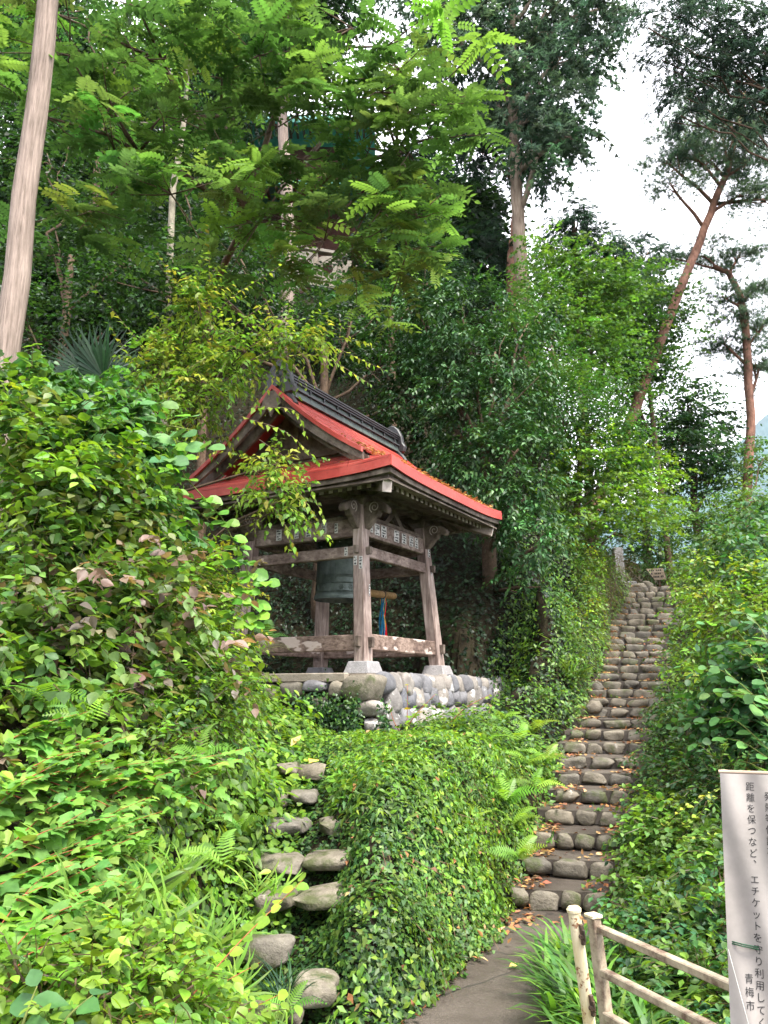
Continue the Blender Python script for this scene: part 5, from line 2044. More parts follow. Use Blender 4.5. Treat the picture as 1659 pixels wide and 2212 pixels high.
# slim grey trunks behind it
plant('slender_tree', 'thin pale grey tree stem standing behind the pinnate leaves', 'tree', ground(-4.2, 14.5), [B(330, 120, 14.5, 120, 90), B(420, 60, 14.5, 110, 80), B(250, 250, 15, 90, 80)], OVAL, .11, 260, 9, MID, trunk=[ground(-4.2, 14.5), at(372, 420, 14.5), at(398, 260, 14.5), at(410, 90, 14.5)], bark_='grey_bark', tr=.085, length=.7)
cb = ground(-3.0, 21.5)
plant('cedar_tree', 'pale cedar trunk wrapped in ivy in front of the dark temple hall', 'tree', cb, [B(640, 60, 21.5, 120, 70), B(600, 150, 21.5, 90, 60), B(680, 10, 21.5, 120, 60)], CEDAR, .40, 500, 7, DEEP + MID[:1], 'needle', 'cedars on the hillside', [cb, at(625, 560, 21.5), at(612, 300, 21.5), at(606, -200, 21.5)], 'pale_bark', .26, .8, .5)

# big cedar and its red barked neighbour above the evergreen oak
cb = ground(4.6, 19.8)
plant('cedar_tree', 'big cedar with a thick furrowed grey trunk and dense dark crown', 'tree', cb,
      [B(1130, 250, 19.6, 100, 90), B(1190, 180, 19.8, 140, 110), B(1060, 110, 19.8, 150, 100), B(1250, 90, 19.8, 110, 90), B(1180, 20, 19.8, 190, 80), B(1160, 340, 19.4, 90, 60), B(1220, 290, 19.6, 80, 70), B(960, 60, 19.8, 130, 70), B(1290, 20, 20, 100, 60), B(1060, 200, 20.2, 90, 80), B(1000, -40, 20, 200, 80), B(1240, -90, 20, 200, 90)],
      CEDAR, .30, 1250, 9, [(.068, .125, .075), (.090, .155, .090), (.052, .10, .062)], 'needle', 'cedars on the hillside', [cb - UP * .3, at(1133, 640, 19.8), at(1115, 420, 19.8), at(1103, 200, 19.8), at(1110, -150, 20)], 'cedar_bark', .235, .75, .45, .7, .55, outw=.7, shell=.4, cj=.25, limb_r=.05)
cb2 = ground(4.3, 20.6)
plant('red_bark_tree', 'reddish brown trunk leaning behind the big cedar', 'tree', cb2, [B(1165, 300, 20.6, 70, 60), B(1020, 250, 21, 60, 50), B(1040, 330, 21, 40, 30)], CEDAR, .30, 260, 8, [(.032, .070, .040), (.024, .055, .032)], 'needle', None, [cb2 - UP * .3, at(1103, 620, 20.6), at(1112, 480, 20.6), at(1130, 350, 20.6)], 'pine_bark', .20, .7)

# pines on the right
PINEC = [(.078, .135, .082), (.10, .16, .092), (.060, .108, .070)]


def pine(label, base, trunk, blobs, tr, nsp, size=.26):
    return plant('pine_tree', label, 'tree', base, blobs, PINE, size, nsp, 6, PINEC, 'needle', 'red pines beside the stairs', trunk, 'pine_bark', tr, .65, .15, .7, .1, outw=.6, shell=.6, flat=1.0, flatten=.55, limb_r=.028, subl=5)


pb = at(1372, 880, 20.4) - np.array([1.75, 0, 0])
pb[2] = gz_(pb[0], pb[1])
pine('tall red barked pine leaning right above the top of the stairs', pb, [pb - UP * .2, at(1372, 880, 20.4), at(1468, 630, 20.4), at(1535, 460, 20.4), at(1572, 365, 20.4), at(1610, 200, 20.4)],
     [B(1440, 350, 20, 50, 30), B(1600, 420, 20.2, 50, 30), B(1500, 340, 20, 70, 45), B(1560, 300, 20.4, 90, 60), B(1450, 400, 20, 60, 30), B(1620, 350, 20.4, 70, 60), B(1640, 260, 21, 90, 70), B(1540, 220, 20.6, 100, 60), B(1650, 430, 20.4, 40, 40), B(1480, 300, 20.2, 60, 40)], .165, 1000)
pb = at(1612, 1090, 23)
pb[2] = gz_(pb[0], pb[1])
pine('slim crooked red pine standing at the right edge of the photo', pb, [pb, at(1612, 1080, 23), at(1622, 900, 23), at(1612, 720, 23), at(1600, 640, 23), at(1575, 590, 23), at(1540, 575, 23)],
     [B(1520, 555, 23, 80, 28), B(1600, 545, 23, 70, 26), B(1560, 640, 23, 50, 26), B(1640, 620, 23, 50, 30), B(1560, 740, 23.5, 45, 40), B(1650, 700, 23, 40, 40), B(1640, 790, 23.4, 40, 40), B(1590, 680, 23, 40, 24), B(1460, 560, 23, 40, 20)], .165, 620)
fb_ = np.array([12.6, 18.0, gz_(12.6, 18.0)])
plant('fir_tree', 'dark fir whose layered boughs reach in from the upper right corner', 'tree', fb_,
      [B(1600, 60, 17, 90, 60), B(1520, 40, 17, 90, 45), B(1440, 20, 17, 80, 30), B(1430, 130, 17, 60, 30), B(1500, 140, 17.2, 90, 40), B(1590, 160, 17.4, 90, 50), B(1480, 210, 17.2, 60, 30), B(1640, 250, 17.5, 60, 60), B(1560, 110, 17, 80, 40), B(1650, 110, 17.4, 70, 60), B(1540, -40, 17.4, 150, 50), B(1700, 180, 17.6, 90, 80), B(1470, 250, 17.3, 50, 22), B(1400, 60, 17, 50, 22)],
      FIRT, .20, 950, 8, [(.066, .125, .085), (.085, .150, .10), (.052, .098, .068)], 'needle', None, [fb_ - UP * .3, np.array([12.4, 18, 9]), np.array([12.2, 17.8, 17]), np.array([12.2, 17.8, 23])], 'twig', .25, .7, .35, .8, .2, flat=.4, flatten=.7, limb_r=.018)

# cypress tops behind the maples
for i, (bl, lab) in enumerate([([B(1240, 500, 25, 50, 40), B(1215, 545, 25, 60, 40), B(1290, 530, 25, 60, 36), B(1250, 455, 25, 26, 22)], 'dark lacy conifer top poking into the sky above the maples'), ([B(1350, 555, 26, 60, 32), B(1400, 545, 26, 40, 24), B(1330, 600, 26, 80, 36)], 'dark conifer boughs right of the lacy conifer top')]):
    c = bl[0][0]
    g = ground(c[0], c[1])
    plant('cypress_tree', lab, 'tree', g, bl + [B(1260 + 100 * i, 660, 25.5, 80, 70)], FIRT, .26, 480, 8, [(.035, .085, .050), (.048, .105, .055)], 'needle', 'conifers behind the maples', [g, c - UP * 2, c + UP * .5], 'twig', .16, .7, .3, flatten=.5)

# maples and broadleaf trees above the stairs
MAP1 = [(.075, .175, .036), (.095, .205, .040), (.058, .145, .034)]


def broad(name, label, blobs, T, size, nsp, pal, tr=.1, mat='leaf', flatten=.35, bark_='twig', nl=10, group=None, droop=.25, length=.6, hang=.25, **kw):
    c = np.mean([b[0] for b in blobs], axis=0)
    gx_ = c[0]
    l_, r_ = np.interp(c[1], SD, SL), np.interp(c[1], SD, SR)
    if l_ - .7 < gx_ < r_ + .7 and c[1] < 22:                # keep the trunk off the stairs
        gx_ = l_ - .8 if gx_ < (l_ + r_) / 2 else r_ + .8
    g = ground(gx_, c[1])
    low = min(b[0][2] for b in blobs)
    return plant(name, label, 'tree', g, blobs, T, size, nsp, nl, pal, mat, group, [g - UP * .2, g * .5 + c * .5 - UP * .2, c], bark_, tr, length, droop, .8, hang, flatten=flatten, **kw)


broad('maple_tree', 'soft green maple with layered sprays left of the leaning pine', [B(1250, 600, 18.5, 100, 60), B(1200, 690, 18, 90, 70), B(1310, 650, 18.8, 100, 60), B(1280, 740, 18.3, 110, 70), B(1190, 590, 18.5, 60, 50)], MAPLE, .12, 1350, MAP1, group='maples above the stairs', clump=(7, .28))
broad('maple_tree', 'maple crown right behind the leaning pine trunk against the sky', [B(1380, 640, 21, 80, 50), B(1420, 700, 21, 70, 50), B(1360, 720, 21, 90, 60), B(1440, 640, 21.5, 50, 36), B(1330, 800, 20.5, 90, 60), B(1400, 790, 21, 70, 50)], MAPLE, .13, 1250, [(.060, .150, .046), (.078, .175, .050), (.048, .120, .040)], group='maples above the stairs', clump=(7, .28))
broad('maple_tree', 'vivid lime green maple low beside the left of the stairs top', [B(1300, 1040, 15.5, 90, 50), B(1240, 1110, 15, 90, 60), B(1370, 1090, 16.5, 80, 50), B(1330, 1150, 16, 80, 50), B(1260, 990, 15.5, 80, 50), B(1390, 1020, 17, 50, 40), B(1345, 950, 17, 50, 44), B(1385, 985, 17.5, 40, 36), B(1350, 1040, 17, 46, 40)], MAPLE, .10, 1000, LIME[:2] + MID[1:], tr=.07, group='maples above the stairs', flatten=.28, clump=(7, .2))
broad('broadleaf_tree', 'deep green leafy tree between the evergreen oak and the leaning pine', [B(1250, 830, 16, 100, 70), B(1210, 900, 15.5, 90, 80), B(1310, 900, 16.5, 90, 70), B(1180, 780, 16, 80, 60), B(1280, 960, 15.8, 90, 60), B(1150, 660, 16.5, 70, 40), B(1345, 960, 16.2, 60, 50), B(1370, 1010, 16.6, 50, 40)], OVAL, .12, 1450, [(.034, .102, .026), (.048, .130, .030), (.066, .155, .032)], flatten=0, clump=(12, .2), shell=.3)
broad('broadleaf_tree', 'dark airy tree with sky showing through behind the leaning pine', [B(1430, 920, 24, 90, 60), B(1510, 900, 24, 90, 55), B(1480, 980, 23.5, 100, 60), B(1560, 960, 24, 70, 50), B(1420, 1020, 23.5, 80, 60), B(1540, 1030, 23.5, 80, 50), B(1480, 850, 24, 70, 30), B(1460, 940, 23, 70, 50), B(1510, 1000, 23, 70, 40)], OVAL, .20, 1150, [(.024, .070, .032), (.034, .090, .038), (.045, .11, .04)], tr=.16, bark_='twig', flatten=.5)
broad('broadleaf_tree', 'light green bushy tree in front of the slim crooked pine', [B(1570, 1110, 19, 80, 45), B(1630, 1080, 19.5, 70, 50), B(1500, 1130, 19, 80, 45), B(1640, 1150, 18.5, 70, 50), B(1450, 1110, 19.5, 60, 40), B(1590, 1170, 18.5, 80, 40), B(1650, 990, 21, 30, 50)], OVAL, .13, 850, MID + [(.06, .15, .045)], flatten=.4)
broad('broadleaf_tree', 'shadowy tree behind the notice board at the head of the stairs', [B(1400, 1170, 23, 90, 60), B(1470, 1190, 22.5, 90, 50), B(1380, 1120, 23.5, 80, 60), B(1530, 1220, 22, 80, 40), B(1350, 1210, 23, 60, 50)], OVAL, .14, 650, DEEP + MID[:1], flatten=.4, bark_='twig')

# glossy evergreen oak right of the pavilion
broad('evergreen_oak', 'dense evergreen oak with glossy drooping leaves right of the pavilion roof',
      [B(1000, 690, 14, 130, 80), B(960, 780, 14, 110, 90), B(1070, 760, 13.6, 110, 90), B(1100, 860, 13.3, 100, 90), B(1000, 880, 13.6, 90, 80), B(1120, 970, 13.0, 80, 80), B(1050, 1000, 13.2, 90, 80), B(1130, 1080, 12.8, 80, 70), B(1170, 1170, 12.6, 70, 60), B(1080, 1110, 13, 70, 60),
       B(920, 700, 14.5, 80, 70), B(1140, 700, 14.2, 60, 50), B(1140, 1270, 12.6, 50, 40), B(1010, 1040, 13.0, 60, 40), B(880, 850, 14.6, 70, 60)],
      LANCE, .145, 2300, [(.030, .092, .028), (.042, .118, .033), (.021, .065, .022), (.060, .145, .040)], tr=.15, mat='leaf_gloss', flatten=0, nl=9, droop=.35, length=.42, hang=.40, width=1.35, group=None, flat=.35, clump=(14, .15), shell=.3)
# dark wood filling the hillside at the left
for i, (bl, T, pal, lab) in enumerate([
        ([B(120, 500, 16, 170, 130), B(280, 560, 16, 150, 120), B(60, 700, 15, 150, 130), B(220, 720, 14.5, 150, 110), B(100, 330, 16.5, 160, 120)], OVAL, SHADED + DEEP, 'dark evergreen behind the pale trunk at the left'),
        ([B(430, 600, 17, 140, 130), B(560, 660, 16, 130, 110), B(420, 780, 14.8, 130, 90), B(500, 520, 18, 80, 90), B(400, 420, 18, 150, 110)], OVAL, SHADED, 'dark shaded evergreen straight behind the pavilion roof'),
        ([B(520, 560, 14.5, 130, 70), B(760, 690, 14.8, 100, 40), B(900, 860, 15.2, 70, 70), B(850, 950, 15.0, 60, 60), B(830, 790, 15.6, 70, 60), B(930, 960, 14.6, 60, 70), B(300, 600, 13.5, 140, 80), B(480, 640, 14, 110, 60)], OVAL, SHADED + DEEP, 'dark evergreen canopy right above the pavilion roof'),
        ([B(780, 680, 18, 110, 70), B(900, 660, 19, 70, 60), B(740, 740, 16.5, 100, 70), B(940, 600, 19, 70, 70)], LANCE, SHADED + DEEP[:1], 'dark drooping evergreen below the temple balustrade'),
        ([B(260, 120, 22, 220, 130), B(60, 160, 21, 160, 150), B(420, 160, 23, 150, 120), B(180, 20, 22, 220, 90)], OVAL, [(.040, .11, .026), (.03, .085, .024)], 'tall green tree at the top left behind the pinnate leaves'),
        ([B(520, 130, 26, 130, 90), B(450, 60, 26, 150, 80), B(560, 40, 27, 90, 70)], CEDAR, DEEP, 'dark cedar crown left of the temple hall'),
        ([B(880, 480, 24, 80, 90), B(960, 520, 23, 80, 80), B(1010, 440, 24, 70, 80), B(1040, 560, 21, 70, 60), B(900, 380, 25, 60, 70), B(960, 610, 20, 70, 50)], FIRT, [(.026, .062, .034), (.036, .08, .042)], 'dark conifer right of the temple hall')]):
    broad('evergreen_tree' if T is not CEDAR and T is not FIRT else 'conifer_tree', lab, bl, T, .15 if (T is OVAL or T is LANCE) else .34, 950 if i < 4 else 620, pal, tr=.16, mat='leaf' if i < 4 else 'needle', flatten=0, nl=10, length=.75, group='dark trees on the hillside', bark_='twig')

# the far wood that closes the hillside at the upper left
L = Leaves()
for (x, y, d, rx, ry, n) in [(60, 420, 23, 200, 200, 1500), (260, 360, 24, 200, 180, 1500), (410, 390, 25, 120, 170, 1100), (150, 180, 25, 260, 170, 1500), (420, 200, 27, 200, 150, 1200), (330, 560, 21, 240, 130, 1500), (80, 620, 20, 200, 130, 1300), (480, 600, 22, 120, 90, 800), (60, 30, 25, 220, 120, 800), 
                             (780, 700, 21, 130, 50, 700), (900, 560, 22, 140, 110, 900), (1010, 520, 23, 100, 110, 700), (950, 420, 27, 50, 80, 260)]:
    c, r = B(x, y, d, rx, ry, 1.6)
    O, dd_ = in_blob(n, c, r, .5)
    sprays(L, OVAL, O, dd_ * .6 + rng.normal(size=O.shape) * .6, .9, 7, .30, SHADED + DEEP, .3, .8, .3, .3, 1.2)
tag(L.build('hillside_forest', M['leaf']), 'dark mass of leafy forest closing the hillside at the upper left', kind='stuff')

# arching willow-leaved shrub hanging over the pavilion
def along(L, m, arc, T, size, pal, nl, w, hang=.2, splay=.85, width=1.0):
    k = [at(*q) for q in arc]
    pts = []
    for i in range(len(k) - 1):
        for t in np.linspace(0, 1, 7)[:-1]:
            pts.append(k[i] * (1 - t) + k[i + 1] * t)
    pts.append(k[-1])
    pts = np.array(pts)
    if len(k) > 2:
        for _ in range(4):
            pts[1:-1] = (pts[:-2] + 2 * pts[1:-1] + pts[2:]) / 4
    m.tube(pts, list(np.linspace(w, w * .35, len(pts))), 5)
    seg = np.linalg.norm(np.diff(pts, axis=0), axis=1)
    s = np.r_[0, np.cumsum(seg)]
    n = max(4, int(s[-1] * nl))
    u = np.linspace(.06, 1, n) * s[-1]
    P = np.stack([np.interp(u, s, pts[:, i]) for i in range(3)], 1)
    tan = nrm(np.stack([np.interp(np.minimum(u + .02, s[-1]), s, pts[:, i]) - np.interp(np.maximum(u - .02, 0), s, pts[:, i]) for i in range(3)], 1))
    side = nrm(np.cross(tan, UP) + 1e-4)
    sg = np.where(np.arange(n) % 2 == 0, 1, -1)[:, None]
    D = tan * (1.05 - splay * .6) + side * sg * splay - UP * hang + rng.normal(size=P.shape) * .22
    L.emit(T, P, D, UP + np.array([0, -.35, 0]) + rng.normal(size=P.shape) * .35, size * rng.uniform(.7, 1.2, n) * np.linspace(1, .62, n), palette(n, pal, .16), width)


def shoots(L, o):
    m = MB()
    for arc in [[(400, 840, 8.7), (300, 740, 8.8), (195, 610, 8.9)], [(400, 800, 8.7), (420, 680, 8.7), (340, 545, 8.8)], [(430, 720, 8.7), (500, 640, 8.6), (605, 575, 8.5)], [(430, 760, 8.7), (455, 620, 8.7), (450, 490, 8.7)], [(500, 780, 8.6), (560, 690, 8.5), (650, 690, 8.4)], [(520, 790, 8.6), (660, 720, 8.4), (830, 800, 8.3)],
                [(560, 780, 8.5), (690, 760, 8.35), (800, 830, 8.2)], [(560, 950, 8.3), (650, 1010, 8.15), (700, 1120, 8.1)], [(600, 1020, 8.25), (660, 1080, 8.1), (712, 1170, 8.05)], [(520, 900, 8.4), (620, 930, 8.2), (690, 1000, 8.1)], [(560, 1060, 8.2), (610, 1120, 8.1), (640, 1190, 8.1)], [(300, 800, 8.8), (260, 740, 8.9), (235, 700, 8.9)],
                [(480, 720, 8.6), (570, 660, 8.5), (590, 640, 8.5)], [(540, 880, 8.4), (640, 880, 8.2), (660, 940, 8.15)]]:
        along(L, m, arc, LANCE, .135, LIME + YELL, 20, .006, .35, width=1.5)
    m.build('shoots', M['twig'], o, smooth=True)


sb_ = ground(-2.65, 8.9)
SHR = [B(430, 660, 8.7, 40, 60), B(390, 740, 8.8, 60, 40), B(530, 760, 8.6, 80, 36), B(650, 735, 8.5, 90, 30), B(440, 830, 8.7, 80, 50), B(340, 800, 8.8, 60, 50), B(590, 1010, 8.3, 60, 30), B(610, 1080, 8.25, 55, 34), B(400, 900, 8.7, 60, 50)]
shr = plant('arching_shrub', 'airy yellow green shrub with narrow leaves arching over the pavilion roof', 'shrub', sb_, SHR, LANCE, .110, 520, 11, LIME + LIME + YELL + MID[1:2], 'leaf_thin', None, [sb_ - UP * .2, at(350, 1000, 8.9), at(420, 880, 8.8), at(500, 780, 8.7)], 'twig', .035, .45, .35, .85, .40, 1.5, .65, .55, twig=(.004, (.12, .10, .04)), limb_r=.010, crown='foliage', trunk_name='stem', subl=4, extra=shoots)

# ------------------------------------------------------------------ shrubs on the left bank


def bush(name, label, blobs, T, size, nsp, pal, base=None, mat='leaf', nl=8, length=.35, **kw):
    c = np.mean([b[0] for b in blobs], axis=0)
    g = ground(*(base if base else (c[0], c[1])))
    kw.setdefault('twig', (.004, (.10, .08, .04)))
    return plant(name, label, 'shrub', g, blobs, T, size, nsp, nl, pal, mat, bark_=kw.pop('bark_', 'twig'), crown='foliage', length=length, limb_r=kw.pop('limb_r', .010), **kw)


PURP = [(.16, .12, .10), (.20, .15, .11), (.13, .16, .06), (.10, .19, .04), (.12, .22, .035), (.08, .16, .035)]
bush('viburnum_shrub', 'shrub with purple tinged leaves among green ones on the left bank', [B(80, 1330, 5.2, 130, 110), B(190, 1280, 5.5, 110, 90), B(60, 1470, 4.8, 110, 100), B(170, 1430, 5.0, 100, 90), B(290, 1350, 5.6, 100, 90), B(370, 1300, 5.8, 70, 80), B(340, 1450, 5.6, 100, 80), B(230, 1540, 5.0, 90, 70), B(400, 1420, 6.0, 60, 70)], OVN, .112, 760, PURP + MID + LIME[:1], nl=8, clump=(6, .16), width=1.3)
bush('viburnum_shrub', 'leafy green shrub with mixed leaves in the middle of the left bank', [B(60, 1150, 5.6, 110, 90), B(190, 1100, 6.0, 110, 90), B(270, 1180, 6.2, 90, 80), B(110, 1030, 6.0, 110, 80), B(330, 1220, 6.5, 55, 60), B(60, 950, 6.2, 90, 70)], OVN, .112, 700, MID + LIME + PURP[2:4], nl=8, clump=(6, .16), width=1.3)
bush('mulberry_bush', 'deep green bush with pointed leaves hanging in tiers below the kudzu', [B(275, 990, 6.7, 70, 80), B(240, 950, 6.6, 80, 60), B(310, 1060, 6.9, 50, 60), B(320, 1120, 6.6, 60, 50), B(220, 880, 6.8, 100, 50), B(90, 870, 6.8, 110, 60)], HEART, .105, 620, [(.06, .17, .04), (.08, .20, .045), (.05, .14, .036)], nl=8, hang=.6)
bush('yellow_shrub', 'yellow green shrub with flower heads beside the left post of the pavilion', [B(435, 1230, 7.2, 45, 50), B(465, 1300, 7.2, 45, 45), B(420, 1330, 7.0, 50, 45), B(390, 1240, 7.0, 45, 45), B(480, 1390, 7.1, 34, 36), B(435, 1400, 6.8, 50, 45)], OVN, .075, 520, YELL + LIME, nl=8)
bush('jasmine_shrub', 'dense shrub of small dark green leaves filling the lower left bank', [B(280, 1620, 4.9, 110, 70), B(390, 1540, 5.6, 100, 70), B(430, 1480, 6.0, 70, 55), B(450, 1570, 5.9, 55, 55), B(330, 1530, 5.4, 80, 60), B(480, 1500, 6.4, 40, 45)], OVN, .070, 800, LIME[:2] + MID + LIME[:2] + DEEP[1:2], nl=9)
RASP = [(.12, .27, .050), (.15, .31, .055), (.095, .225, .045), (.18, .33, .06)]


def arch_bush(name, label, base, arcs, T, size, pal, nl, stem='twig_red', mat='leaf', w=.006, hang=.2, width=1.0, cat='shrub', splay=.85):
    """stems through picture points, leaves set along them"""
    base = np.asarray(base, float)
    o = tag(empty(name, base), label, cat)
    L = Leaves()
    m = MB()
    for arc in arcs:
        k = [at(*q) for q in arc]
        pts = []
        for i in range(len(k) - 1):
            for t in np.linspace(0, 1, 7)[:-1]:
                pts.append(k[i] * (1 - t) + k[i + 1] * t)
        pts.append(k[-1])
        pts = np.array(pts)
        if len(k) > 2:
            for _ in range(4):
                pts[1:-1] = (pts[:-2] + 2 * pts[1:-1] + pts[2:]) / 4
        m.tube(pts, list(np.linspace(w, w * .35, len(pts))), 5)
        seg = np.linalg.norm(np.diff(pts, axis=0), axis=1)
        s = np.r_[0, np.cumsum(seg)]
        n = max(4, int(s[-1] * nl))
        u = np.linspace(.06, 1, n) * s[-1]
        P = np.stack([np.interp(u, s, pts[:, i]) for i in range(3)], 1)
        tan = nrm(np.stack([np.interp(np.minimum(u + .02, s[-1]), s, pts[:, i]) - np.interp(np.maximum(u - .02, 0), s, pts[:, i]) for i in range(3)], 1))
        side = nrm(np.cross(tan, UP) + 1e-4)
        sg = np.where(np.arange(n) % 2 == 0, 1, -1)[:, None]
        D = tan * (1.05 - splay * .6) + side * sg * splay - UP * hang + rng.normal(size=P.shape) * .22
        L.emit(T, P, D, UP + np.array([0, -.35, 0]) + rng.normal(size=P.shape) * .35, size * rng.uniform(.7, 1.2, n) * np.linspace(1, .62, n), palette(n, pal, .16), width)
    m.build('stems', M[stem], o, smooth=True)
    L.build('foliage', M[mat], o)
    return o


arcs = []
random.seed(21)
for (x0, y0, x1, y1, d0, d1) in [(-40, 1850, 560, 1610, 3.6, 4.6), (-60, 1900, 350, 1640, 3.5, 4.2), (-30, 1740, 250, 1590, 3.7, 4.2), (-60, 2010, 330, 1720, 3.3, 4.0), (-40, 1960, 310, 1780, 3.3, 3.9), (-60, 2080, 210, 1830, 3.0, 3.6), (-40, 2120, 260, 1890, 3.0, 3.5), (-60, 1800, 150, 1640, 3.6, 3.9),
                                 (-20, 2010, 240, 2000, 3.1, 3.4), (-40, 1650, 120, 1560, 3.9, 4.1), (20, 2060, 150, 1960, 3.0, 3.2), (-30, 1700, 190, 1690, 3.8, 4.0), (-30, 1880, 200, 1770, 3.4, 3.7), (-40, 1780, 420, 1640, 3.7, 4.4), (40, 1760, 480, 1690, 3.9, 4.5), (-40, 1930, 260, 1830, 3.3, 3.7), (-40, 2050, 300, 1930, 3.1, 3.5), (-40, 2160, 220, 1990, 2.9, 3.2), (-40, 2200, 140, 2060, 2.8, 3.0)]:
    xm, ym = (x0 + x1) / 2, min(y0, y1) + abs(y0 - y1) * .28
    arcs.append([(x0, y0, d0), (xm, ym, (d0 + d1) / 2), (x1, y1, d1)])
    for t in (.35, .55, .75):
        xx, yy, dd_ = x0 + (x1 - x0) * t, ym + (y0 - ym) * max(0, (.5 - t)) * 1.6, d0 + (d1 - d0) * t
        for s in (-1, 1):
            arcs.append([(xx, yy, dd_), (xx + 50, yy + s * 22 - 4, dd_ + .03), (xx + random.uniform(85, 130), yy + s * random.uniform(38, 60) + 6, dd_ + .06)])
arch_bush('bramble_bush', 'bramble with lobed bright leaves on arching red stems in the lower left', (-1.9, 3.4, gz_(-1.9, 3.4)), arcs, LOBED, .092, RASP, 44, hang=.12, w=.0032)

arcs = [[(380, 2190, 3.0), (520, 2030, 3.25), (655, 1900, 3.5)], [(300, 2215, 2.9), (450, 2140, 3.05), (560, 2080, 3.2)], [(200, 2215, 2.75), (330, 2190, 2.85), (470, 2150, 3.0)], [(400, 2230, 2.9), (520, 2190, 3.0), (600, 2150, 3.1)], [(250, 2230, 2.75), (330, 2130, 2.95), (400, 2060, 3.1)]]
arch_bush('round_leaf_shoots', 'bright lime shoots with round paired leaves at the bottom left', (-.95, 2.9, gz_(-.95, 2.9)), arcs, ROUNDL, .068, [(.17, .31, .028), (.14, .27, .028), (.20, .34, .035)], 26, 'twig_red', hang=.1, w=.003)
bush('spindle_shrub', 'lime leaved shrub in the bottom left corner', [B(250, 2080, 3.0, 100, 60), B(330, 2150, 2.9, 120, 60), B(150, 2170, 2.75, 120, 60), B(430, 2210, 2.9, 100, 40), B(60, 2120, 2.75, 80, 60), B(240, 2220, 2.7, 160, 40)], OVN, .060, 330, LIME, nl=7, length=.2, width=1.35)
arch_bush('broad_leaf_weed', 'weed with large dull green toothed leaves at the bottom left corner', (-1.25, 2.6, gz_(-1.25, 2.6)), [[(40, 2240, 2.5), (60, 2180, 2.52), (80, 2130, 2.55)], [(120, 2240, 2.5), (150, 2190, 2.52), (200, 2150, 2.55)]], OVN, .125, [(.075, .18, .06), (.06, .15, .05)], 26, 'twig_green', width=1.5)

# kudzu: big three part leaves, each leaf its own part
KZ = [HEART, ROUNDL]
kud_mats = {}


def leaf_piece(parent, T, p, D, N, s, col, name='leaf', wid=1.0, mat='leaf'):
    L = Leaves()
    L.emit(T, np.zeros((1, 3)), np.asarray(D, float)[None], np.asarray(N, float)[None], s, np.array([col]), wid)
    o = L.build(name, M[mat])
    return attach_at(o, parent, p)


def kudzu(label, base, pts, sizes, vine, pal):
    o = tag(empty('kudzu_vine', base), label, 'vine')
    m = MB()
    for v in vine:
        m.tube([at(*q) for q in v], .006, 5)
    m.build('stem', M['twig_green'], o)
    for i, (x, y, d) in enumerate(pts):
        c = at(x, y, d)
        f = nrm(np.array([random.uniform(-.6, .6), -.8, random.uniform(-.5, .15)]))
        for k in range(3):
            th = (-1, 0, 1)[k] * 1.25
            s = nrm(np.cross(f, UP))
            D = f * math.cos(th) + s * math.sin(th) - UP * .25
            leaf_piece(o, KZ[0] if k == 1 else KZ[1], c + D * .02, D, np.array([random.uniform(-.4, .4), -.75, .85]) + rng.normal(size=3) * .2, sizes * random.uniform(.75, 1.2), palette(1, pal, .15)[0], wid=1.05)
    return o


kp = []
for x, y in [(20, 850), (90, 830), (170, 880), (230, 870), (50, 900), (130, 930), (220, 920), (290, 900), (340, 880), (390, 930), (420, 900), (450, 960), (300, 960), (360, 985), (190, 970), (60, 990), (250, 1010), (150, 850), (10, 800), (280, 860), (330, 935), (120, 880)]:
    kp.append((x + random.uniform(-12, 12), y + random.uniform(-10, 10), 6.4 + random.uniform(-.2, .3)))
kudzu('kudzu with big blue green leaves sprawling over the top of the left bank', ground(-2.6, 6.6), kp, .155, [[(0, 860, 6.6), (120, 870, 6.5), (260, 900, 6.5), (420, 930, 6.5)], [(60, 960, 6.5), (200, 950, 6.5), (360, 970, 6.5)]], [(.11, .26, .085), (.13, .29, .085), (.09, .22, .08)])
kp = [(375, 960, 6.7), (395, 985, 6.7), (380, 1010, 6.7), (405, 1035, 6.75), (425, 1085, 6.8), (445, 1075, 6.8), (470, 1105, 6.9), (490, 1125, 6.9), (500, 1160, 6.95), (515, 1180, 7.0), (530, 1215, 7.0), (545, 1235, 7.05), (520, 1250, 7.0), (535, 1275, 7.0), (550, 1300, 7.0), (555, 1325, 7.0), (510, 1290, 6.9), (540, 1345, 6.95), (490, 1210, 6.9), (575, 1255, 7.05)]
kudzu('kudzu with bright lime round leaves trailing down beside the pavilion', ground(-1.6, 7.0), kp, .125, [[(340, 930, 6.7), (400, 1030, 6.75), (480, 1120, 6.9), (530, 1220, 7.0), (555, 1320, 7.0)]], [(.13, .29, .035), (.16, .33, .04), (.10, .24, .035)])
kp = [(110, 1500 - 30, 4.7), (190, 1500, 4.8), (330, 1470, 5.3), (300, 1510, 5.1), (220, 1250, 5.4), (190, 1390, 5.0), (260, 1340, 5.3), (350, 1500, 5.4)]
kudzu('a few large pale green kudzu leaves low on the left bank', ground(-1.9, 5.0), kp, .13, [[(100, 1480, 4.8), (220, 1490, 4.9), (350, 1490, 5.4)]], [(.10, .25, .04), (.13, .28, .04)])

